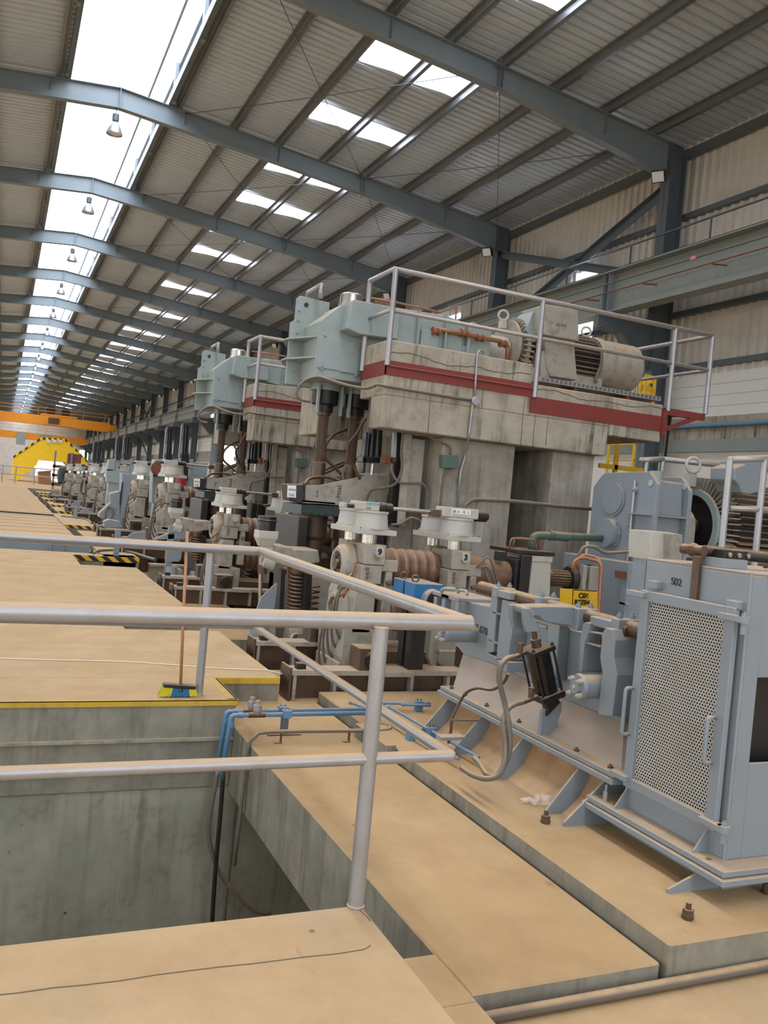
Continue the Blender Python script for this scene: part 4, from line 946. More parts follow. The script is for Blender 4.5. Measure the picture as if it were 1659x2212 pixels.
# vertical stand screw unit with dark motor, marked 8
t = thing('screw_down_unit', 'cream screw-down gear with dark motor on top and long rod, nearer of two', 'gear unit', (3.1, 9.2, .3), 'side screw-down units')
def k9(a, b, y=9.2): return at(*K9(a, b), y=y)
MB().cyl(k9(1130, 440), k9(1115, 595), .1, 18).torus(k9(1125, 490), (0, 0, 1), .1, .012).build('motor', 'black', t)
a, b = k9(1120, 600), k9(1095, 780)
MB().ring([[a+V((x, y, 0)) for x, y in ((-.11, -.1), (.11, -.1), (.11, .1), (-.11, .1))], [a.lerp(b, .45)+V((x, y, 0)) for x, y in ((-.11, -.1), (.11, -.1), (.11, .1), (-.11, .1))],
    [b+V((x, y, 0)) for x, y in ((-.06, -.06), (.06, -.06), (.06, .06), (-.06, .06))]], sm=False).build('adapter', 'millw', t, .006)
MB().prism([k9(1200, 770), k9(1410, 790), k9(1400, 1030), k9(1180, 960)], (0, .5, 0)).prism([k9(1400, 810), k9(1700, 820), k9(1720, 960), k9(1400, 1010)], (0, .45, 0)).build('gear_housing', 'mill', t, .012)
MB().cyl(k9(1195, 960), k9(1075, 930), .09, 18).build('end_cap', 'millw', t)
MB().cyl(k9(1055, 900), k9(1045, 1500), .022, 10).build('rod', 'chrome', t)
MB().cyl(k9(1075, 985), k9(1070, 1085), .05, 12).build('rod_coupling', 'brown', t)
MB().cyl(k9(1035, 1600), k9(1025, 1800), .1, 16).build('lower_motor', 'teal', t)
MB().prism([k9(1090, 1640), k9(1230, 1650), k9(1220, 1850), k9(1080, 1830)], (0, .4, 0)).build('lower_gear_housing', 'mill', t, .012)
q = k9(1340, 1760); MB().cyl(q, q+V((.18, .0, -.02)), .1, 16).build('lower_flange', 'mill', t)
mb = MB(); c0, c1 = k9(1450, 1050), k9(1430, 1480)
mb.tube([c0.lerp(c1, k/100)+V((.075*math.cos(k*.63), .075*math.sin(k*.63), 0)) for k in range(101)], .017, 6).cyl(c0+V((0, 0, .05)), c0-V((0, 0, .02)), .1, 14)
mb.build('coil_spring', 'brown', t)
q = k9(1430, 1000); B(q.x-.09, q.x+.12, q.y-.02, q.y+.1, q.z-.1, q.z).build('spring_cap', 'copper', t)
MB().prism([k9(1060, 1350, 9.1), k9(1230, 1190, 9.1), k9(1240, 1210, 9.1), k9(1210, 1460, 9.1), k9(1180, 1520, 9.1), k9(1000, 1520, 9.1)], (0, .03, 0)).build('stiffener_plate', 'grey', t)
MB().prism([k9(1565, 1080, 9.0), k9(1630, 1090, 9.0), k9(1610, 1600, 9.0), k9(1540, 1600, 9.0)], (0, .12, 0)).prism([k9(1285, 1040, 9.2), k9(1330, 1040, 9.2), k9(1310, 1500, 9.2), k9(1260, 1500, 9.2)], (0, .12, 0)).build('side_post', 'dark', t)
text('8', .1, at(*K8(318, 290), y=8.9), (1, 0, -.05), (0, 0, 1), 'blackink', t)
MB().lathe(at(*K8(340, 280), y=9.0), (0, -1, 0), [(0, .075), (.08, .075)], 18).build('number_disc', 'mill', t)
c = copy_tree(t, (0, SHIFT, 0), 'cream screw-down gear with dark motor on top and long rod, behind the broom handle')
# label plate left of the yoke
t = thing('label_plate', 'white label plate on a dark block at the left end of the nearer yoke', 'label plate', (3.2, 9.75, 1.5))
q = [at(*K9(a, b), y=9.75) for a, b in ((1358, 92), (1452, 98), (1448, 235), (1352, 228))]
MB().prism([at(*K9(a, b), y=9.77) for a, b in ((1365, 80), (1530, 92), (1520, 295), (1380, 262))], (0, .3, 0)).build('block', 'black', t, .006)
pl = MB().prism(q, (0, .015, 0)).build('plate', 'paper', t)
text('SIEMENS', .032, at(*K9(1362, 150), y=9.749), (1, 0, -.02), (0, 0, 1), 'steel', pl); text('VAI', .05, at(*K9(1362, 215), y=9.749), (1, 0, -.02), (0, 0, 1), 'hose', pl)
copy_tree(t, (0, SHIFT, 0), 'white label plate on a dark block at the left end of the farther yoke')
# ================================================================ THE NEAR GREY MACHINE
Q1, Q2, Q3, Q4, Q5 = c_(900, 1220, 520), c_(1300, 1160, 359), c_(1280, 1660, 379), c_(460, 1480, 440), c_(1440, 980, 219)
def A1(a, b, **k): return at(*Q1(a, b), **k)
# --- guard cabinet with perforated door
t = thing('guard_cabinet', 'blue-grey steel guard cabinet with a perforated door, marked S02 in pen', 'cabinet', (3.5, 3.2, -.1))
mb = MB()
x0, x1, y0, y1, z0, z1 = 3.1, 4.05, 2.9, 3.6, .05, 1.355
mb.box(x0, x1, y0, y1, z1-.012, z1)                                    # top
mb.box(x0, x0+.012, y0, y1, 1.17, z1-.012).box(x0, x0+.012, y0, y0+.07, z0, 1.17).box(x0, x0+.012, y1-.03, y1, z0, 1.17)
mb.box(x0, x0+.012, y0+.07, y1-.03, z0, .2)
mb.box(x0+.012, 3.2, y0, y0+.012, z0, z1-.012).box(3.2, x1, y0, y0+.012, .88, z1-.012).box(3.2, x1, y0, y0+.012, z0, .49)
mb.box(x1-.012, x1, y0, y1, z0, z1).box(x0, x1, y1-.012, y1, z0, z1)
mb.build('shell', 'grey', t, .004)
MB().cyl((x0+.006, y0+.006, z0), (x0+.006, y0+.006, z1), .009, 8).build('weld_seam', 'grey', t)
text('S02', .052, (3.099, 3.40, 1.24), (0, -1, -.02), (0, .05, 1), 'ink', t)
d = thing_ = MB()
dx = 3.055; dy0, dy1, dz0, dz1 = 2.93, 3.565, .17, 1.19
d.box(dx, dx+.03, dy0, dy0+.065, dz0, dz1).box(dx, dx+.03, dy1-.06, dy1, dz0, dz1).box(dx, dx+.03, dy0+.065, dy1-.06, dz0, dz0+.055).box(dx, dx+.03, dy0+.065, dy1-.06, dz1-.055, dz1)
door = d.build('door', 'grey', t, .004)
mb = MB(); pt = .0172; r = .0060; ya, yb, za, zb = dy0+.065, dy1-.06, dz0+.055, dz1-.055; hx = dx+.02
ny = int((yb-ya)/pt); nz = int((zb-za)/(pt*.866)); pt = (yb-ya)/(ny+.5); dzp = (zb-za)/nz
for j in range(nz):
    for i in range(ny):
        cy = ya+pt*(i+.5)+(pt/2 if j % 2 else 0); cz = za+dzp*(j+.5); o = []
        for q in (0, 1):
            for k in range(6):
                a = math.pi/6+k*math.pi/3; rr = pt/1.732 if q == 0 else r
                o.append((hx, cy+rr*math.cos(a), cz+rr*math.sin(a)))
        mb.add(o, [(k, (k+1) % 6, 6+(k+1) % 6, 6+k) for k in range(6)])
for j in range(nz):      # half cells closing the staggered edge
    e = ya if j % 2 else yb; cz = za+dzp*(j+.5); s_ = 1 if j % 2 else -1
    mb.add([(hx, e, cz-dzp*.45), (hx, e+s_*pt*.5, cz-dzp*.3), (hx, e+s_*pt*.5, cz+dzp*.3), (hx, e, cz+dzp*.45)], [(0, 1, 2, 3)])
mb.build('perforated_sheet', 'millw', door)
MB().box(3.19, 4.0, 3.02, 3.5, .06, 1.25).build('interior_shade_block', 'dark', t)  # dark block added to stand for the shade inside, behind mesh and opening
for yy, zz in ((3.50, .55), (3.0, .55)):
    pass
MB().tube([(dx, 3.555, .44), (dx-.045, 3.555, .44), (dx-.045, 3.555, .68), (dx, 3.555, .68)], .010, 8, bend=.02).build('handle', 'grey', door)
MB().tube([(dx, 2.985, .47), (dx-.045, 2.985, .47), (dx-.045, 2.985, .68), (dx, 2.985, .68)], .010, 8, bend=.02).build('handle', 'grey', door)
for yy, zz in ((3.52, 1.15), (2.88, 1.13), (3.52, .2), (2.88, .19)):
    mb = MB().prism([(3.03, yy, zz), (3.03, yy+.13, zz), (3.075, yy+.13, zz), (3.075, yy, zz)], (0, 0, .03))
    if yy < 3: mb.lathe((3.06, yy, zz), (0, 0, 1), [(0, .028), (.03, .028)], 14).bolt((3.06, yy, zz+.03), (0, 0, 1), .014, .012).cyl((3.06, yy, zz-.05), (3.06, yy, zz), .014, 8)
    mb.build('latch_bar', 'grey', t, .003)
for yy, zz in ((3.46, 1.205), (2.93, 1.18)): B(3.06, 3.12, yy, yy+.07, zz, zz+.04).build('latch_lug', 'grey', t, .003)
MB().box(3.075, 3.1, 3.20, 3.245, 1.16, 1.40).build('strap', 'brown', t, .003)
MB().box(3.12, 3.28, 3.10, 3.24, 1.356, 1.40).build('lid_lug', 'grey', t)
MB().box(3.0, 4.1, 2.8, 3.78, .02, .05).build('base_plate', 'grey', t, .004)
MB().box(2.985, 4.1, 2.785, 3.8, -.015, .016).build('base_plate', 'grey', t, .004)
MB().box(3.16, 4.1, 2.95, 3.75, -.11, -.015).build('plinth_web', 'grey', t)
for yy in (2.97,): MB().prism([(2.86, yy, ZC), (2.86, yy, ZC+.02), (3.07, yy, -.016), (3.3, yy, -.016), (3.3, yy, ZC)], (0, .012, 0)).build('gusset', 'grey', t)
MB().prism([(2.86, 3.76, ZC), (2.86, 3.76, ZC+.02), (3.12, 3.76, .14), (3.3, 3.76, .14), (3.3, 3.76, ZC)], (0, .014, 0)).build('gusset', 'grey', t)
for yy in (3.0, 3.56): MB().prism([(3.02, yy, .05), (3.02, yy, .06), (3.1, yy, .17), (3.13, yy, .17), (3.13, yy, .05)], (0, .01, 0)).build('gusset', 'grey', t)
MB().bolt((3.05, 3.68, .05), (0, 0, 1), .015, .05).build('bolt', 'pipe', t)
MB().cyl((3.04, 2.93, .0505), (3.04, 2.93, .0515), .013, 10).build('bolt_hole', 'dark', t)
# wrench on top
t = thing('pneumatic_wrench', 'oily black tool lying on top of the S02 cabinet beside the strap', 'tool', (3.3, 3.2, 1.4))
MB().cyl((3.14, 3.25, 1.425), (3.46, 3.10, 1.42), .028, 12).box(3.16, 3.36, 3.14, 3.2, 1.395, 1.44).build('body', 'dark', t)
MB().sphere((3.1, 3.27, 1.425), .035, 6).cyl((3.1, 3.2, 1.425), (3.1, 3.34, 1.425), .026, 12).build('head', 'brown', t)
MB().tube([(3.45, 3.1, 1.42), (3.5, 3.12, 1.40), (3.5, 3.2, 1.38)], .018, 8, smooth=3).build('grip', 'hose', t)
mb = MB()
for k in range(3): mb.bolt((3.2+.06*k, 3.14, 1.42), (0, -1, 0), .013, .008)
mb.build('bolt', 'chrome', t)
# --- long body with apron
t = thing('looper_frame', 'long blue-grey machine frame with dusty sloping apron left of the perforated cabinet, marked T070', 'machine', (3.3, 4.6, -.1))
XV = 3.3
wp = [(285, 238), (510, 292), (660, 340), (1000, 430), (1430, 560), (1430, 1090), (1000, 920), (570, 700), (320, 615), (240, 510), (290, 330)]
wp = [A1(a, b, x=XV) for a, b in wp]
MB().prism(wp, (.5, 0, 0)).build('body', 'grey', t, .004)
wb_ = [A1(a, b, x=XV) for a, b in ((320, 615), (570, 700), (1000, 920), (1430, 1090))]
lo = [V((3.12, 5.55, .215)), V((3.12, 5.05, .215)), V((3.12, 4.3, .215)), V((3.12, 3.66, .215))]
mb = MB(); n_ = len(lo)
bk = [V((3.5, p.y, .215)) for p in lo]; bt = [V((3.5, p.y, p.z)) for p in wb_]
vs = lo+wb_+bk+bt
fs = [(i, i+1, n_+i+1, n_+i) for i in range(3)]+[(2*n_+i+1, 2*n_+i, 3*n_+i, 3*n_+i+1) for i in range(3)]+[(i+1, i, 2*n_+i, 2*n_+i+1) for i in range(3)]+[(n_+i, n_+i+1, 3*n_+i+1, 3*n_+i) for i in range(3)]+[(0, n_, 3*n_, 2*n_), (3, 2*n_+3, 3*n_+3, n_+3)]
mb.add(vs, [f[::-1] for f in fs]); mb.build('apron', 'apron', t)
MB().box(3.04, 3.8, 3.62, 5.6, .185, .215).build('base_plate', 'grey', t, .004)
MB().box(3.03, 3.8, 3.62, 5.62, .15, .182).build('base_plate', 'grey', t, .004)
pr = [(2.97, 0, ZC), (3.0, 0, -.09), (3.08, 0, -.02), (3.13, 0, .07), (3.14, 0, .15), (3.3, 0, .15), (3.3, 0, ZC)]
MB().prism([(x, 3.78, z) for x, y, z in pr], (0, 1.8, 0)).build('lower_apron', 'dirt', t)
for a, b in ((1252, 1652), (1130, 1592), (1040, 1545), (968, 1508)):
    yy = at(a, b, x=3.06).y
    MB().prism([(2.86, yy, ZC), (2.86, yy, ZC+.015), (3.07, yy, .15), (3.2, yy, .15), (3.2, yy, ZC)], (0, .014, 0)).build('gusset', 'grey', t)
mb = MB()
for yy in (3.7, 4.0, 4.35, 4.6, 5.0, 5.3, 5.5): mb.bolt((3.08, yy, .215), (0, 0, 1), .015, .014)
mb.build('bolt', 'brown', t)
text('T.070', .075, A1(405, 455, x=3.299), (0, -1, -.02), (0, .03, 1), 'ink', t)
def slab(pts, x, dep, name='bracket', mat='grey', bev=.004):
    return MB().prism([A1(a, b, x=x) for a, b in pts], (dep, 0, 0)).build(name, mat, t, bev)
# ladder bracket and columns
slab([(512, 215), (558, 218), (548, 330), (528, 600), (475, 612), (490, 440)], 3.2, .1)
slab([(590, 238), (665, 262), (655, 480), (640, 560), (628, 660), (548, 645), (568, 420)], 3.18, .12)
for q in ([(520, 318), (585, 340), (583, 352), (518, 332)], [(495, 508), (555, 538), (553, 550), (493, 520)], [(472, 600), (550, 640), (550, 652), (472, 612)]): slab(q, 3.2, .1, 'rung')
slab([(900, 400), (985, 420), (968, 610), (955, 800), (930, 780), (935, 560), (905, 530)], 3.22, .08)
slab([(840, 410), (895, 425), (890, 445), (838, 430)], 3.22, .08, 'rung')
slab([(640, 490), (662, 495), (655, 700), (632, 690)], 3.27, .03, 'strip'); slab([(950, 610), (982, 620), (965, 860), (940, 850)], 3.27, .03, 'strip')
# curved bracket by the cabinet
slab([(1145, 405), (1165, 395), (1195, 400), (1180, 470), (1150, 560), (1130, 740), (1110, 740), (1125, 520)], 3.15, .15)
slab([(1300, 432), (1345, 445), (1365, 520), (1358, 640), (1380, 760), (1345, 1045), (1250, 1035), (1268, 800), (1280, 760), (1262, 640), (1275, 520), (1272, 480)], 3.12, .17)
for q in ([(1180, 455), (1280, 470), (1280, 485), (1180, 470)], [(1138, 525), (1265, 560), (1265, 572), (1136, 537)]): slab(q, 3.16, .12, 'rung')
slab([(1170, 760), (1440, 780), (1425, 1090), (1170, 985)], 3.24, .06, 'backing_plate')
slab([(555, 660), (620, 670), (620, 742), (558, 712)], 3.12, .18, 'stop_block')
# bearing blocks and shaft along the top
XB = 3.17
for nm, l, r, t0, b0, wd, bo in (('bearing_block', 520, 556, 148, 222, .15, 1), ('cap_block', 560, 645, 170, 222, .13, 0), ('bearing_block', 815, 852, 216, 290, .15, 1),
                                 ('bearing_block', 1055, 1112, 286, 440, .15, 1), ('cap_block', 1195, 1342, 350, 415, .14, 0), ('bearing_block', 1340, 1388, 362, 545, .15, 1)):
    p, q, r1 = A1(l, t0, x=XB), A1(r, (t0+b0)/2, x=XB), A1(l, b0, x=XB)
    B(XB, XB+wd, q.y, p.y, r1.z, p.z).build(nm, 'grey', t, .005)
    if bo:
        mb = MB()
        for x in (XB+.03, XB+wd-.03): mb.bolt((x, (p.y+q.y)/2, p.z), (0, 0, 1), .017, .02)
        mb.build('bolt', 'grey', t)
    last = (q.y, (p.z+r1.z)/2)
MB().cyl((3.25, 5.5, .96), (3.25, 3.62, .94), .045, 18).build('shaft', 'brown', t)
MB().cyl((XB+.075, last[0], last[1]), (XB+.075, last[0]-.03, last[1]), .055, 20).cyl((XB+.075, last[0]-.03, last[1]), (XB+.075, last[0]-.04, last[1]), .012, 8).build('shaft_end', 'brown', t)
# round flanged cylinders
for (a, b), r_, L in (((1105, 840), .075, .3), ((175, 475), .065, .35)):
    p = A1(a, b, x=3.02)
    mb = MB().lathe(p, (1, 0, 0), [(0, r_*.9), (.02, r_), (.02, r_*.9), (L, r_*.9)], 22).lathe(p, (-1, 0, 0), [(0, r_*.5), (.02, r_*.5)], 16)
    mb.build('flanged_cylinder', 'grey', t)
    mb = MB().cyl(p-V((.02, 0, 0)), p-V((.025, 0, 0)), r_*.15, 8)
    for k in range(4): mb.bolt(p+V((0, r_*.75*math.cos(.8+k*1.57), r_*.75*math.sin(.8+k*1.57))), (-1, 0, 0), .015, .02)
    mb.build('bolt', 'millw', t)
# left end box structure
for a, b, c, dd in ((170, 195, 290, 215), (110, 178, 200, 200)):
    p = A1(a, b, x=3.2); B(3.2, 3.55, p.y-.28, p.y, p.z-.03, p.z).build('end_frame', 'grey', t, .004)
for a, b in ((120, 200), (175, 215), (270, 235)):
    p = A1(a, b, x=3.2); B(3.2, 3.26, p.y-.05, p.y, p.z-.28, p.z-.02).build('end_frame', 'grey', t, .004)
MB().tube([A1(170, 185, x=3.2), A1(190, 165, x=3.2), A1(270, 170, x=3.22)], .014, 8, smooth=3).tube([A1(285, 195, x=3.2), A1(290, 172, x=3.2), A1(345, 180, x=3.2), A1(348, 210, x=3.2)], .012, 8, bend=.03).build('grab_handle', 'teal', t)
# lever arm on the shaft
yl = 4.33
q = [A1(a, b, y=yl-.06) for a, b in ((740, 300), (760, 288), (905, 285), (1085, 290), (1085, 425), (905, 400), (870, 385), (850, 360), (800, 350), (745, 340))]
MB().prism(q, (0, .12, 0)).build('lever_arm', 'grey', t, .006)
q = [A1(a, b, y=yl-.085) for a, b in ((738, 300), (790, 300), (850, 460), (765, 468), (745, 400))]
MB().prism(q, (0, .035, 0)).build('clevis', 'grey', t, .004)
MB().prism([p+V((0, .14, 0)) for p in q], (0, .035, 0)).build('clevis', 'grey', t, .004)
p = A1(800, 335, y=yl-.09); MB().cyl(p, p+V((0, .2, 0)), .018, 12).build('pivot_pin', 'grey', t)
# foot of the cylinder
q = [A1(a, b, y=yl-.01) for a, b in ((865, 1010), (1005, 935), (1000, 1010), (940, 1190), (850, 1175))]
MB().prism(q, (0, .03, 0)).build('cylinder_foot', 'grey', t, .003)
# --- black pneumatic cylinder
t = thing('pneumatic_cylinder', 'black square pneumatic cylinder standing tilted between lever arm and foot of the grey machine', 'cylinder', (3.0, 4.33, .4))
c0 = A1(828, 565, y=yl); c1 = A1(900, 905, y=yl); ax = (c1-c0).normalized(); u_ = V((0, 1, 0)); v_ = ax.cross(u_).normalized()
def sq(c, h): return [c+u_*a*h+v_*b*h for a, b in ((-1, -1), (1, -1), (1, 1), (-1, 1))]
MB().ring([sq(c0, .08), sq(c0+ax*.03, .08)], sm=False).build('end_cap', 'black', t, .003)
MB().ring([sq(c1-ax*.03, .08), sq(c1+ax*.01, .08)], sm=False).build('end_cap', 'black', t, .003)
MB().cyl(c0+ax*.03, c1-ax*.03, .07, 24).build('barrel', 'blackgloss', t)
mb = MB()
for a, b in ((-1, -1), (1, -1), (1, 1), (-1, 1)):
    k = u_*a*.067+v_*b*.067; mb.cyl(c0-ax*.02+k, c1+ax*.015+k, .007, 6); mb.bolt(c0+k, -ax, .011, .01)
mb.build('tie_rod', 'black', t)
p = A1(808, 455, y=yl)
MB().cyl(c0, c0-ax*.05, .03, 14).cyl(c0-ax*.05, p, .016, 12).build('rod', 'brown', t)
q = [c1+ax*.01+v_*.045, c1+ax*.01-v_*.045, c1+ax*.06-v_*.03, A1(880, 1040, y=yl), A1(975, 940, y=yl)]
MB().prism([x-u_*.03 for x in q], (0, .06, 0)).build('rear_clevis', 'black', t, .004)
for (a, b), (cx_, cy_) in (((752, 600), (665, 640)), ((830, 910), (740, 945))):
    p0, p1 = A1(a, b, y=yl-.02), A1(cx_, cy_, y=yl-.06)
    MB().cyl(p0, p1, .014, 10).cyl(p0.lerp(p1, .5), p0.lerp(p1, .5)+V((0, 0, .05)), .017, 10).hexa(p0.lerp(p1, .5)+V((0, 0, .05)), (0, 0, 1), .02, .02).build('fitting', 'brown', t)
def hose(label, pts, r, mat='hose', nm='air_hose'):
    return one(nm, label, 'hose', MB().tube([A1(a, b, y=y) if y > 0 else A1(a, b, z=-y-1) for a, b, y in pts], r, 9, smooth=7), mat, 'hoses of the black cylinder')
hose('grey hose looping from the upper fitting of the black cylinder down to the floor', [(665, 635, 4.25), (620, 650, 4.22), (580, 700, 4.2), (570, 800, 4.2), (605, 950, 4.2), (635, 1100, 4.15), (640, 1280, 4.12), (590, 1400, 4.12), (540, 1455, 4.15), (480, 1440, 4.2), (435, 1370, 4.3), (395, 1330, 4.4)], .016)
hose('grey hose from the lower fitting of the black cylinder down to the floor', [(735, 945, 4.25), (680, 960, 4.23), (625, 1000, 4.2), (595, 1100, 4.17), (610, 1250, 4.12), (600, 1380, 4.08), (560, 1450, 4.08), (480, 1475, 4.12), (390, 1450, 4.25), (310, 1400, 4.4)], .016)
hose('thin ribbed hose hanging left of the black cylinder down to the plinth', [(630, 750, 4.6), (600, 810, 4.65), (520, 860, 4.75), (420, 850, 4.9), (345, 880, 5.0), (290, 960, 5.05), (245, 1060, 5.05), (235, 1150, 5.05), (220, 1230, 5.05)], .010, 'brown', 'ribbed_hose')
one('hose_stay', 'thin steel stay holding the hanging ribbed hose', 'bar', MB().beam(A1(245, 1070, y=5.03), A1(520, 1075, y=5.03), .012, .012), 'hose')
one('ribbed_hose_support', 'flat beige foot bar under the ribbed hose on the plinth', 'bar', MB().beam(A1(150, 1190, y=4.95), A1(315, 1185, y=4.95), .08, .02), 'grey')
# --- yellow sign box
t = thing('warning_box', 'yellow metal box stencilled C06 REZ04 behind the grey machine', 'sign box', (4.6, 6.2, .6))
s0, s1, s2, s3 = at(1237, 1273, y=6.1), at(1290, 1276, y=6.1), at(1288, 1330, y=6.1), at(1235, 1326, y=6.1)
f_ = MB().prism([s0, s1, s2, s3], (0, .01, 0)).build('front', 'yellow', t)
sl = at(1210, 1271, y=6.3)
MB().prism([s0, s3, s3+(sl-s0), sl], (.008, 0, 0)).build('side', 'yellow', t)
MB().prism([s1, s2, s2+(sl-s0), s1+(sl-s0)], (.008, 0, 0)).build('side', 'yellow', t)
MB().prism([s0, s1, s1+(sl-s0), sl], (0, 0, -.008)).build('top', 'yellow', t)
xd = (s1-s0).normalized(); h_ = (s0-s3).length
text('C06', .062, s0+xd*.065+V((0, -.002, -.07)), xd, (0, 0, 1), 'blackink', f_, bold=.002)
text('REZ04', .056, s0+xd*.03+V((0, -.002, -.125)), xd, (0, 0, 1), 'blackink', f_, bold=.002)
one('sign_support', 'dark steel stand carrying the yellow stencilled box', 'stand', B(4.62, 4.72, 6.15, 6.25, -.6, s3.z-.0), 'dark')
# rust-brown oil pipes between yellow box and gearbox
for i, pts in enumerate(([(1238, 1235, 6.6), (1237, 1215, 6.6), (1256, 1203, 6.6), (1292, 1212, 6.55), (1300, 1222, 6.5), (1293, 1320, 6.4), (1284, 1560, 6.35)], [(1248, 1232, 6.8), (1249, 1208, 6.8), (1262, 1198, 6.8), (1288, 1204, 6.7), (1297, 1213, 6.6), (1296, 1300, 6.6), (1288, 1540, 6.6)])):
    one('oil_feed_pipe', ('front' if i == 0 else 'rear')+' copper-brown bent pipe beside the yellow stencilled box', 'pipe', MB().tube([at(a, b, y=y) for a, b, y in pts], .016, 8, bend=.04), 'copper', 'bent pipes beside the yellow box')
one('armoured_cable', 'dusty cable running right from the near stand over the lower gearbox', 'cable', MB().tube([at(a, b, y=7.0) for a, b in ((1243, 1225), (1250, 1200), (1262, 1182), (1285, 1182), (1310, 1194), (1360, 1192), (1395, 1198), (1400, 1210))], .016, 8, smooth=4), 'hose')
# ================================================================ LOWER GEARBOX AND MOTOR AT THE RIGHT
t = thing('stand_gearbox', 'tall blue-grey gearbox with two round covers behind the perforated cabinet', 'gearbox', (6.4, 7.6, -.27))
GX = 6.2
MB().box(GX, 6.72, 7.22, 8.05, -.27, 2.0).build('housing', 'grey', t, .01)
MB().prism([(GX-.03, 7.12, -.27), (GX-.03, 8.16, -.27), (GX-.03, 8.16, 1.9), (GX-.03, 8.04, 2.02), (GX-.03, 7.98, 2.06), (GX-.03, 7.24, 2.08), (GX-.03, 7.1, 1.95)], (.05, 0, 0)).build('front_plate', 'grey', t, .005)
MB().prism([(6.62, 7.12, -.27), (6.62, 8.16, -.27), (6.62, 8.16, 1.9), (6.62, 8.02, 2.06), (6.62, 7.26, 2.06), (6.62, 7.12, 1.92)], (.05, 0, 0)).build('rear_plate', 'grey', t, .005)
for x in (GX-.035, 6.615): MB().cyl((x, 7.2, 1.96), (x-.004, 7.2, 1.96), .035, 14).build('lifting_hole', 'millw', t)
for z in (1.62, 1.24, .72): MB().box(GX+.02, 6.62, 7.12, 7.24, z, z+.02).build('rib', 'grey', t)
for z in (1.62, 1.24, .72): MB().box(GX-.12, GX, 7.14, 7.5, z+.0, z+.018).build('rib', 'grey', t)
MB().prism([(6.24, 7.2, 1.64), (6.62, 7.2, 1.64), (6.58, 7.2, 1.98), (6.24, 7.2, 2.0)], (0, .04, 0)).build('upper_cover', 'grey', t, .006)
for z, r_, dpt in ((at(1324, 1076, x=6.15).z, .172, .015), (at(1320, 1152, x=6.15).z, .158, .07)):
    mb = MB().lathe((GX-.03, 7.78, z), (-1, 0, 0), [(0, r_+.025), (.015, r_+.03), (.015, r_), (.015+dpt, r_)], 28)
    c = mb.build('round_cover', 'grey', t)
    mb = MB()
    for k in range(8): mb.bolt((GX-.045, 7.78+(r_+.012 if dpt > .02 else r_*.8)*math.cos(k*.785), z+(r_+.012 if dpt > .02 else r_*.8)*math.sin(k*.785)), (-1, 0, 0), .014, .012)
    mb.build('bolt', 'grey', c)
MB().cyl((GX-.06, 7.42, 1.05), (GX-.06, 7.42, 1.98), .014, 8).build('tie_rod', 'pipe', t)
mb = MB()
for yy, z in ((7.42, 1.88), (7.45, 1.5), (7.42, 1.02), (7.35, .7)): mb.bolt((GX-.03, yy, z), (-1, 0, 0), .035, .04)
mb.build('bolt', 'grey', t)
MB().box(5.95, GX, 7.2, 8.3, -.27, 1.12).build('lower_housing', 'grey', t, .01)
MB().box(5.9, 6.3, 7.1, 7.2, .3, 1.12).box(5.9, 6.6, 7.08, 7.2, .68, .71).build('flange', 'grey', t, .005)
MB().cyl((6.35, 7.35, 2.0), (6.35, 7.35, 2.1), .07, 16).build('breather', 'teal', t)
MB().prism([at(*c_(1200, 1000, 459)(a, b), x=5.88) for a, b in ((465, 838), (550, 848), (545, 905), (465, 895))], (-.003, 0, 0)).build('type_plate', 'rust', t)
t = thing('junction_cabinet', 'small cream box standing behind the left edge of the S02 cabinet', 'box', (4.9, 5.2, 1.0))
p0, p1, p2, p3 = at(1407, 1148, y=5.2), at(1447, 1150, y=5.2), at(1447, 1212, y=5.2), at(1404, 1210, y=5.2)
MB().prism([p0, p1, p2, p3], (0, .25, 0)).build('case', 'millw', t, .004)
MB().prism([p1, at(1474, 1155, y=5.0), at(1473, 1215, y=5.0), p2], (0, .25, 0)).build('door', 'mill', t, .004)
B(p0.x+.02, p1.x+.1, 5.2, 5.4, -.27, p3.z+.01).build('stand', 'grey', t)
t = thing('large_motor', 'very large finned motor with eye bolt at the right edge, behind the railing', 'motor', (7.6, 7.6, -.27))
AX = (0, 7.65, 1.55)
MB().lathe(P3(6.72), (1, 0, 0), [(0, .2), (.34, .2), (.34, .17)], 26).box(6.72, 7.06, 7.45, 7.85, 1.2, 1.55).build('coupling_guard', 'mill', t)
MB().cyl((6.9, 7.42, 1.3), (6.88, 7.42, .62), .022, 10).build('guard_post', 'teal', t)
MB().lathe(P3(7.15), (1, 0, 0), [(0, .36), (0, .43), (.05, .43), (.05, .36)], 36, cap=False).build('flange_ring', 'teal', t)
mb = MB()
for k in range(56):
    a = 2*math.pi*k/56; d = V((0, math.cos(a), math.sin(a))); e = d.cross(V((1, 0, 0)))*.005
    p = P3(7.2)+d*.42
    mb.prism([p-e, p+e, p+e+d*.14, p-e+d*.14], (.16, 0, 0))
mb.build('shield_ribs', 'mill', t)
MB().lathe(P3(7.24), (1, 0, 0), [(0, .2), (.04, .44), (.14, .44)], 36).lathe(P3(7.1), (1, 0, 0), [(0, .1), (.1, .1)], 16).build('end_shield', 'dark', t)
MB().lathe(P3(7.36), (1, 0, 0), [(0, .45), (1.5, .45), (1.5, .3)], 32).build('frame', 'dark', t)
mb = MB()
for k in range(44):
    a = 2*math.pi*k/44; d = V((0, math.cos(a), math.sin(a))); e = d.cross(V((1, 0, 0)))*.005
    p = P3(7.4)+d*.44
    mb.prism([p-e, p+e, p+e+d*.1, p-e+d*.1], (1.4, 0, 0))
mb.build('cooling_fins', 'hose', t)
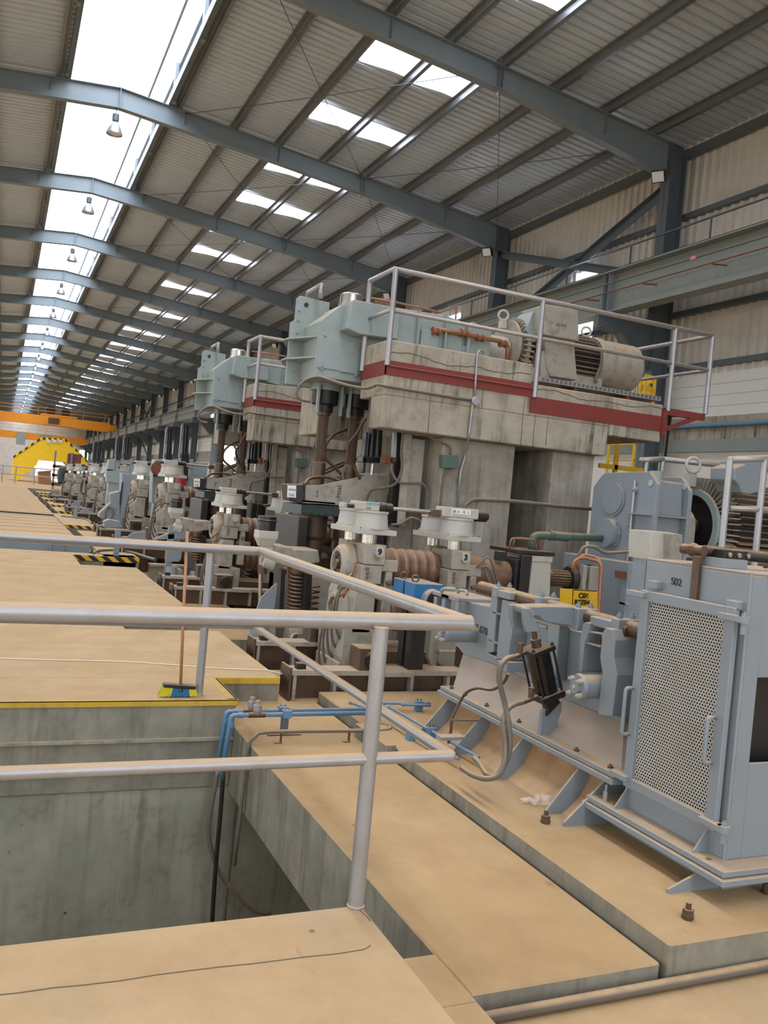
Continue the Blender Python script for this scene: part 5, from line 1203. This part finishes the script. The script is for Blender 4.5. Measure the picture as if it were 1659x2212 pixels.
MB().box(7.05, 7.15, 7.6, 7.7, 2.0, 2.14).torus((7.1, 7.62, 2.24), (.2, 1, 0), .085, .02).build('lifting_eye', 'millw', t)
MB().box(7.2, 8.8, 7.2, 7.4, .7, 1.0).box(7.1, 9.0, 7.1, 8.2, .55, .7).box(7.3, 8.9, 7.2, 8.1, -.27, .55).build('foot', 'mill', t)
q = [at(*Q5(a, b), y=6.9) for a, b in ((1120, 235), (1285, 175), (1285, 120), (1560, 125), (1570, 610), (1360, 665), (1230, 640), (1190, 520), (1110, 430))]
MB().prism(q, (0, .35, 0)).build('terminal_box', 'grey', t, .008)
# railing at the right
t = thing('service_railing', 'silver tubular railing in front of the large motor at the right edge', 'railing', (6.0, 5.6, -.27))
ry = 5.7
a, b, c, d_ = at(1577, 993, y=ry), at(1652, 990, y=ry), at(1575, 1098, y=ry), at(1650, 1100, y=ry)
MB().tube([a, b, b+V((.6, .0, 0))], .03, 12).sphere(a, .03).build('top_rail', 'pipe', t)
MB().tube([c, d_, d_+V((.6, 0, 0))], .024, 12).build('middle_rail', 'pipe', t)
for p in (a, b): MB().cyl((p.x, ry, -.27), (p.x, ry, p.z), .03, 12).build('post', 'pipe', t)
t = thing('distant_service_railing', 'low tubular railing above the tall blue-grey gearbox', 'railing', (6.6, 8.3, 0))
a, b = at(1385, 994, y=8.4), at(1432, 992, y=8.4)
MB().tube([a, b], .035, 12).sphere(a, .035).sphere(b, .035).build('top_rail', 'pipe', t)
for p in (at(1397, 994, y=8.4), b): MB().cyl((p.x, 8.4, -.27), (p.x, 8.4, p.z), .03, 10).build('post', 'pipe', t)
MB().tube([b, at(1659, 1015, y=8.4)], .035, 12).build('side_rail', 'pipe', t)
# yellow cage ladder on the far side
t = thing('ladder_cage', 'yellow safety cage of a ladder behind the raised motor', 'ladder', (9.9, 12.5, 0)); LX = at(1372, 830, y=12.4).x
for z in (at(1372, 815, y=12.4).z, at(1372, 840, y=12.4).z):
    mb = MB(); pts = [V((LX+.45*math.sin(k*math.pi/8), 12.6-.45*math.cos(k*math.pi/8), z)) for k in range(9)]
    for p, q in zip(pts[:-1], pts[1:]): mb.beam(p, q, .015, .08)
    mb.build('hoop', 'yellow', t)
for k in (0, 2, 4, 6, 8): 
    p = V((LX+.46*math.sin(k*math.pi/8), 12.6-.46*math.cos(k*math.pi/8), 0)); MB().box(p.x-.02, p.x+.02, p.y-.02, p.y+.02, 3.3, at(1372, 815, y=12.4).z).build('upright', 'yellow', t)
for x in (LX-.05,): MB().box(x, x+.04, 12.2, 12.24, -.27, 4.4).box(x, x+.04, 12.9, 12.94, -.27, 4.4).build('stile', 'yellow', t)
mb = MB()
for k in range(15): mb.cyl((LX-.03, 12.2, .1+k*.28), (LX-.03, 12.94, .1+k*.28), .014, 6)
mb.build('rungs', 'yellow', t)
# black duct column and perforated tray behind
t = thing('riser_tray', 'tall dark column with perforated cable tray below the raised platform corner', 'cable tray', (8.0, 10.9, -.27))
B(7.55, 8.05, 10.9, 11.2, -.27, 2.58).build('dark_column', 'dark', t)
q = [at(*c_(1360, 700, 299, 1653)(a, b), y=9.2) for a, b in ((455, 1090), (510, 1090), (450, 1600), (395, 1600))]
MB().prism(q, (0, .02, 0)).build('tray', 'pipe', t)
mb = MB()
for k in range(16):
    c = q[0].lerp(q[3], (k+.5)/16).lerp(q[1].lerp(q[2], (k+.5)/16), .35); e = q[0].lerp(q[3], (k+.5)/16).lerp(q[1].lerp(q[2], (k+.5)/16), .65)
    for p in (c, e): mb.box(p.x-.012, p.x+.012, p.y-.006, p.y, p.z-.02, p.z+.02)
mb.build('slots', 'dark', t)['kind'] = 'stuff'
# ================================================================ BLUE PIPES, SUPPORTS, HOSES IN THE PIT
def A4(a, b, **k): return at(*Q4(a, b), **k)
for i, (yy, dx_) in enumerate(((5.92, 0), (5.82, .03))):
    p = A4(110+40*i, 215+30*i, y=yy); e = A4(1240, 228+10*i, y=yy)
    mb = MB().tube([(p.x-.03, yy, -.45), (p.x, yy, p.z), (e.x+.05, yy, p.z)], .016, 10, bend=.03)
    mb.lathe((p.x, yy, p.z-.05), (0, 0, -1), [(0, .021), (.03, .021)], 10).lathe((p.x+.05, yy, p.z), (1, 0, 0), [(0, .021), (.03, .021)], 10)
    one('water_pipe', ('rear' if i == 0 else 'front')+' of the two light blue pipes rising from the pit and crossing the slab', 'pipe', mb, 'blue', 'light blue water pipes')
    t = thing('valve', ('rear' if i == 0 else 'front')+' brass valve on the light blue pipes at the pit edge', 'valve', (p.x+.17, yy, p.z), 'valves on the blue pipes')
    MB().cyl((p.x+.12, yy, p.z), (p.x+.24, yy, p.z), .02, 10).build('body', 'brown', t)
    MB().lathe((p.x+.18, yy, p.z), (0, 0, 1), [(0, .018), (.03, .03), (.07, .03), (.075, .02), (.1, .02)], 10).build('bonnet', 'pipe', t)
for i, (px, py) in enumerate(((600, 235), )):
    t = thing('pipe_support', 'blue clamp stand carrying the two light blue pipes', 'support', (1.95, 5.8, ZB))
    p = A4(600, 240, y=5.82)
    MB().box(p.x-.02, p.x+.03, 5.85, 5.88, ZB, p.z-.02).build('post', 'steel', t)
    MB().box(p.x-.12, p.x+.12, 5.82, 5.92, ZB, ZB+.008).build('foot', 'brown', t)
    for yy in (5.92, 5.82): MB().box(p.x-.03, p.x+.03, yy-.03, yy+.03, p.z-.02, p.z+.035).bolt((p.x-.015, yy, p.z+.035), (0, 0, 1), .01, .01).bolt((p.x+.015, yy, p.z+.035), (0, 0, 1), .01, .01).build('clamp', 'blue', t, .003)
# brown conduit on feet
yy = 5.62
p = [at(*Q4(a, b), y=yy) for a, b in ((275, 580), (300, 470), (360, 405), (420, 385), (700, 375), (1240, 370), (1400, 365), (1432, 350), (1410, 325), (1380, 315))]
p[-3:] = [p[-4]+V((.06, .04, 0)), p[-4]+V((.08, .12, 0)), p[-4]+V((.02, .2, 0))]
one('brown_conduit', 'dusty brown conduit rising from the pit and crossing the slab on small feet', 'pipe', MB().tube([V((1.62, 5.62, -1.0)), p[0]-V((0, 0, .1))]+p, .014, 8, smooth=3), 'hose')
for i, (a, b) in enumerate(((535, 470), (1090, 460))):
    q = A4(a, b, z=ZB)
    mb = MB().box(q.x-.03, q.x+.02, q.y-.02, q.y+.02, ZB, ZB+.006).box(q.x+.01, q.x+.016, q.y-.015, q.y+.015, ZB, ZB+.075).box(q.x-.01, q.x+.016, q.y-.015, q.y+.015, ZB+.07, ZB+.076)
    one('conduit_foot', ('left' if i == 0 else 'right')+' steel foot under the brown conduit on the slab', 'bracket', mb, 'brown', 'feet of the brown conduit')
one('slab_curb', 'small raised concrete curb beside the far end of the plinth step', 'curb', B(2.46, 2.535, 5.2, 5.75, ZB, ZC+.02), 'slab', bevel=.004)
# blue pipes over the plinth
for i, pts in enumerate(([(757, 1518), (835, 1545), (990, 1640)], [(840, 1527), (925, 1575), (1035, 1637)], [(870, 1522), (930, 1524)], [(830, 1519), (930, 1520)])):
    q = [at(a, b, z=-.05) for a, b in pts]
    one('air_pipe', ['long light blue pipe running over the plinth under the handrail', 'second light blue pipe over the plinth ending at a grey hose', 'short cross pipe at the back of the plinth', 'rear short cross pipe at the back of the plinth'][i], 'pipe', MB().tube(q, .011, 8).sphere(q[0], .016, 5), 'blue', 'light blue pipes over the plinth')
for i, (a, b) in enumerate(((888, 1580), (932, 1578), (905, 1520))):
    q = at(a, b, z=-.05); t = thing('pipe_clamp', 'blue bolted clamp on the plinth pipes, %s' % ['left of the middle pair', 'right of the middle pair', 'at the back by the beam'][i], 'clamp', (q.x, q.y, ZC), 'blue clamps on the plinth')
    B(q.x-.028, q.x+.028, q.y-.025, q.y+.025, ZC, -.025).build('body', 'blue', t, .003)
    MB().bolt((q.x-.015, q.y, -.025), (0, 0, 1), .009, .009).bolt((q.x+.015, q.y, -.025), (0, 0, 1), .009, .009).build('bolt', 'brown', t)
# dark hoses down the pit wall
Q6 = c_(0, 1600, 850)
def A6(a, b, y): return at(*Q6(a, b), y=y)
hz = [([(920, 125, 5.9), (900, 230, 5.9), (885, 310, 5.9), (880, 400, 5.9), (910, 520, 5.9), (970, 620, 5.85), (1060, 710, 5.8), (1140, 735, 5.8)], 'dark hose curving down the pit wall to the right', .016, 'hose'),
      ([(943, 125, 5.85), (930, 300, 5.85), (912, 500, 5.85), (902, 640, 5.85), (895, 760, 5.85)], 'straight dark hose hanging down the pit wall', .016, 'dark'),
      ([(1025, 0, 5.98), (1015, 150, 5.98), (990, 300, 5.98), (975, 480, 5.98), (955, 640, 5.98), (945, 760, 5.98)], 'thin conduit fixed to the pit wall near its right corner', .012, 'hose')]
for pts, lab, r_, m_ in hz: one('pit_hose', lab, 'hose', MB().tube([A6(*p) for p in pts], r_, 8, smooth=4), m_, 'hoses in the pit')
M_ = None

yb_ = 10.6; a, b = at(1296, 1003, y=yb_), at(1392, 1003, y=yb_)
t = thing('yellow_barrier', 'yellow rail seen under the raised platform corner, above the tall gearbox', 'barrier', (b.x, yb_, -.27))
MB().box(a.x, b.x, yb_, yb_+.04, a.z-.05, a.z+.02).build('rail', 'yellow', t)
p = at(1336, 960, y=yb_); MB().box(p.x-.03, p.x+.03, yb_, yb_+.05, -.27, p.z).build('post', 'yellow', t)
# ================================================================ FARTHER MACHINES AND THE END OF THE HALL
QA, QB = c_(100, 900, 360), c_(0, 780, 400)
def aA(a, b, y): return at(*QA(a, b), y=y)
def aB(a, b, y): return at(*QB(a, b), y=y)
def pz(pts, y, dep, fn=aA): return MB().prism([fn(a, b, y) for a, b in pts], (0, dep, 0))
# three grey housings carrying twin black lift cylinders
def twin(y, lab, cyls, plates, extra=None):
    t = thing('lift_table', lab, 'lift housing', tuple(aA(*plates[0][0], y))[:2]+(-.55,), 'housings with twin black cylinders')
    for i, (a, b, c, d) in enumerate(cyls):      # left, top, right, bottom in the crop
        p, q = aA((a+c)/2+8, b, y+.1*i), aA((a+c)/2-8, d-45, y+.1*i); r = (aA(c, b, y)-aA(a, b, y)).length/2
        cy = MB()
        for s in (-1, 1): cy.cyl(p+V((s*r*.62, -.05, 0)), q+V((s*r*.62, -.05, 0)), r*.2, 8)
        cy.cyl(p, q, r*.62, 14); cy.box(q.x-r, q.x+r, q.y-.12, q.y+.12, q.z-.2, q.z); cy.box(p.x-r, p.x+r, p.y-.1, p.y+.1, p.z, p.z+.06)
        cy.build('lift_cylinder', 'black', t)
        MB().box(q.x-r*1.35, q.x-r*1.05, q.y, q.y+.1, q.z-.1, p.z+.02).build('cylinder_bracket', 'grey', t)
    for pts in plates: MB().prism([aA(a, b, y) for a, b in pts], (0, .5, 0)).build('housing_plate', 'teal', t, .01)
    xs_ = [aA(a, b, y).x for pl in plates for a, b in pl]; zs_ = [aA(a, b, y).z for pl in plates for a, b in pl]
    MB().box(min(xs_)+.1, max(xs_)-.1, y+.05, y+.45, -.6, min(zs_)+.1).build('base', 'teal', t)
    return t
g = twin(21.5, 'grey housing with twin tall black cylinders, nearest of three, left of the farther spindles', [(1190, 130, 1258, 420), (1345, 95, 1425, 420)],
     [[(1080, 425), (1170, 425), (1165, 600), (1060, 600)], [(1175, 420), (1465, 425), (1460, 520), (1280, 500), (1240, 560), (1250, 640), (1165, 640)], [(1465, 455), (1610, 460), (1600, 600), (1450, 590)], [(1060, 560), (1600, 600), (1590, 900), (1050, 860)]])
p = aA(1120, 520, 21.4); MB().lathe(p, (-.2, -1, 0), [(0, .18), (.2, .18), (.2, .13), (.25, .13)], 20).build('round_flange', 'rust', g)
MB().prism([aA(a, b, 21.3) for a, b in ((1290, 490), (1415, 500), (1410, 640), (1290, 630))], (0, .1, 0)).build('dark_opening', 'black', g)
p = aA(1335, 680, 21.0); MB().cyl(p+V((0, 0, .25)), p-V((0, 0, .3)), .14, 14).build('red_cylinder', 'pigment_red', g)
g = twin(30, 'grey housing with twin tall black cylinders, middle of three, with a round white window', [(700, 215, 748, 415), (775, 205, 835, 415)],
     [[(625, 425), (690, 425), (685, 540), (600, 540)], [(690, 415), (862, 420), (860, 480), (735, 470), (710, 520), (690, 560)], [(850, 440), (1028, 455), (1022, 580), (845, 570)], [(600, 520), (1020, 560), (1015, 700), (600, 650)]])
p = aA(988, 515, 29.9); MB().cyl(p, p-V((0, .05, 0)), .13, 18).build('round_window', 'white', g)
g = twin(40, 'grey housing with twin tall black cylinders, farthest of three', [(470, 262, 505, 460), (510, 258, 552, 470)],
     [[(440, 460), (600, 470), (610, 560), (440, 560)]])
# pale blue machine with vertical slot between the stands
t = thing('pinch_roll_unit', 'pale blue-grey machine with a dark vertical slot among the far stands', 'machine', (3.2, 21, -.55))
y = 20.8
pz([(755, 560), (838, 575), (820, 800), (740, 1080), (730, 1070), (750, 760)], y, .5).build('column', 'grey', t, .01)
pz([(752, 650), (768, 650), (745, 870), (728, 870)], y-.03, .03).build('slot', 'black', t)
pz([(635, 765), (735, 740), (735, 1040), (560, 1020), (525, 1000), (530, 960), (640, 860)], y, .4).build('sloping_guard', 'grey', t, .01)
pz([(575, 1045), (625, 1020), (740, 1045), (735, 1110), (575, 1105)], y-1.2, .3).build('foot', 'grey', t, .01)
MB().tube([aA(a, b, y-.05) for a, b in ((625, 880), (590, 960), (600, 1010), (650, 1000), (670, 930), (620, 890))], .02, 6, smooth=4).build('cable', 'hose', t)
for i, (pts, y, lab) in enumerate((([(805, 1205), (850, 1160), (985, 1145), (985, 1210)], 17.2, 'long low grey wedge plate before the third horizontal stand'),
        ([(1075, 1215), (1310, 1130), (1400, 1130), (1395, 1210), (1080, 1225)], 14.6, 'grey wedge plate behind the broom handle'),
        ([(310, 960), (380, 910), (430, 910), (430, 965)], 30, 'small grey wedge plate far along the line'), ([(220, 880), (300, 840), (345, 850), (340, 890)], 36, 'farthest small grey wedge plate'))):
    one('wedge_plate', lab, 'plate', (lambda m_: m_.box(m_.v[2].x-.3, m_.v[2].x-.2, y, y+.08, -.7, m_.v[2].z+.05))(pz(pts, y, .08)), 'grey', 'grey wedge plates of the stands')
B_ = None
# ground beams between the line and the deck
for i, (y, x0_, x1_) in enumerate(((17.0, 2.7, 4.4), (20.2, 2.6, 4.4), (25.2, 2.6, 4.6), (28, 2.6, 4.6), (33.5, 2.6, 4.6), (39.5, 2.7, 4.6))):
    one('ground_beam', '%s green-grey ground beam under the far stands, counted from the near one' % ORD[i], 'beam', MB().box(x0_, x1_, y, y+.25, -.14, -.1).box(x0_, x1_, y+.1, y+.13, -.55, -.14).box(x0_, x1_, y, y+.25, -.55, -.5), 'mill', 'ground beams')
# green water hose over the first cover slab
pts = [(470, 1360, 17.4), (520, 1335, 17.8), (700, 1330, 17.8), (860, 1355, 17.6), (1000, 1400, 17.2), (1090, 1425, 16.8)]
one('green_hose', 'green water hose lying over the striped cover slab nearest the handrail', 'hose', MB().tube([at(*QA(a, b), z=.02) for a, b, _ in pts], .03, 7, smooth=4), 'green')
pts = [(150, 990), (250, 1000), (380, 1015), (430, 1040), (450, 1065)]
one('green_hose', 'thin green hose lying over the large middle cover slab', 'hose', MB().tube([at(*QA(a, b), z=.02) for a, b in pts], .03, 7, smooth=4), 'green')
# small channel fittings
t = thing('channel_ladder', 'small steel ladder frame in the channel beyond the far platform', 'ladder', (1.35, 18.9, -.75))
for x in (1.0, 1.25): B(x, x+.04, 19.2, 19.25, -.75, .0).build('stile', 'girder', t)
MB().box(1.0, 1.29, 19.2, 19.25, -.5, -.46).box(1.0, 1.29, 19.2, 19.25, -.25, -.21).build('rung', 'girder', t)
# green pipe loops, red-brown rack, cardboard box
t = thing('pipe_loop', 'dark green looping pipes beyond the last stands', 'pipe', (4, 56, -.5))
for pts in ([(565, 1100), (560, 1000), (590, 975), (630, 985), (625, 1030), (600, 1100)], [(600, 985), (640, 970), (665, 985), (660, 1030)]):
    MB().tube([aB(a, b, 54) for a, b in pts], .3, 10, smooth=4).build('pipe', 'tank', t)
p = aB(600, 1090, 54); B(p.x-.3, p.x+.3, 53.8, 54.4, -.6, p.z+.1).build('plinth', 'mill', t)
t = thing('cardboard_box', 'brown cardboard box standing on the deck before the yellow hood', 'box', (4, 91, 0))
pz([(345, 1000), (455, 985), (460, 1110), (350, 1105)], 91.5, 3, aB).build('carton', 'card', t); pz([(345, 990), (460, 980), (458, 992), (345, 1003)], 91.4, 3.1, aB).build('lid', 'card', t)
t = thing('pipe_rack', 'small rack of reddish brown beams beside the cardboard box', 'rack', (5, 74, 0))
for z in (.3, 1.0, 1.7): p = aB(465, 1100, 72); B(p.x, p.x+2.6, 72, 73.5, z, z+.22).build('shelf_beam', 'rust', t)
for d_ in (0, 1.2, 2.5): B(p.x+d_, p.x+d_+.15, 72, 72.2, -.4, 3.0).build('post', 'purlin', t)
B(p.x+1.0, p.x+2.0, 72.2, 73, 1.92, 2.9).build('crate', 'rust', t)
# fence on the deck
t = thing('deck_railing', 'silver two-rail railing across the deck before the yellow hood', 'railing', (0, 84, 0))
for a in (10, 130, 300): p = aB(a, 1100, 84); MB().cyl((p.x, 84, -.1), (p.x, 84, 1.55), .06, 8).build('post', 'pipe', t)
for z in (1.5, .8): MB().cyl((-9, 84, z), (5.0, 84, z), .05, 8).build('rail', 'pipe', t)
# yellow hood
t = thing('fume_hood', 'large yellow angular hood with black dashed upper edge at the far end', 'hood', (5, 100, 0))
hp = [(120, 850), (370, 683), (590, 697), (690, 795), (802, 910), (797, 985), (700, 965), (600, 925), (585, 905), (345, 885), (330, 930), (150, 1072), (105, 1035)]
pz(hp, 100, 5, aB).build('hood', 'hoodyel', t)
e = [aB(a, b, 99.9) for a, b in ((120, 850), (370, 683), (590, 697), (690, 795), (802, 910))]
M['dash'] = stripes('hood_edge_dashes', 'FFD21A', '222222', 1.8, (1, 0, 0))
for p, q in zip(e[:-1], e[1:]): MB().prism([p, q, q-V((0, 0, .22)), p-V((0, 0, .22))], (0, .1, 0)).build('edge_stripe', 'dash', t)
for a in (415, 468, 520): pz([(a, 700), (a+38, 705), (a+38, 735), (a, 728)], 99.8, .1, aB).build('pane', 'white', t)
pz([(745, 932), (795, 936), (795, 946), (745, 942)], 99.8, .1, aB).build('green_sign', 'green', t); pz([(748, 947), (778, 949), (775, 980), (745, 978)], 99.8, .1, aB).build('notice', 'paper', t)
# overhead cranes
def crane(y, zb_, zt_, lab, xe, lastx=-9.3):
    t = thing('overhead_crane', lab, 'crane', (1, y, zb_))
    B(lastx, xe, y, y+.5, zb_, zt_).build('bridge_girder', 'orange', t); B(lastx, xe, y+2.6, y+3.1, zb_, zt_).build('bridge_girder', 'orange', t)
    B(xe-.1, xe+.7, y-.6, y+3.7, zb_+.15, zb_+.75).build('end_carriage', 'orange', t)
    mb = MB()
    for z in (zt_+.5, zt_+.9): mb.box(lastx, xe, y-.3, y-.26, z, z+.05)
    for k in range(9): mb.box(lastx+k*2.5, lastx+k*2.5+.05, y-.3, y-.26, zt_, zt_+.95)
    mb.build('walkway_rail', 'orange', t)
    return t
t = crane(110, 6.75, 7.75, 'nearer orange overhead travelling crane spanning the hall', 11.4)
B(3.6, 7.6, 110.2, 112.9, 7.8, 8.0).build('trolley', 'orange', t)
for x in (4.6, 6.2): MB().cyl((x, 110.4, 8.4), (x, 112.6, 8.4), .55, 16).build('hoist_drum', 'dark', t)
MB().box(4.4, 5.6, 109.8, 109.95, 6.9, 7.6).build('control_box', 'brown', t)
t = crane(146, 5.9, 6.9, 'farther orange overhead travelling crane beyond the first', 11.4)
for x in (1.5, 4.8): B(x, x+1.3, 145.6, 145.9, 4.9, 6.8).build('panel', 'teal', t)
MB().cyl((9.6, 146.6, 6.0), (9.6, 146.6, 5.4), .08, 8).torus((9.6, 146.6, 5.1), (0, 1, 0), .3, .08).build('hook', 'orange', t)
# low boxes and drives along the right wall seen between the bents
for i, y in enumerate((27, 33.5, 40, 54)):
    t = thing('far_drive_gearbox', '%s grey drive gearbox beside the far stands, counted from the near one' % ORD[i], 'gearbox', (7, y, -.3), 'far drive gearboxes')
    MB().box(6.0, 7.2, y, y+1.4, -.3, 1.5).box(5.9, 7.3, y-.05, y+1.45, .5, .56).build('housing', 'teal', t, .02)
    MB().lathe((7.3, y+.7, .9), (1, 0, 0), [(0, .5), (1.5, .5), (1.6, .3)], 20).build('motor', 'mill', t)
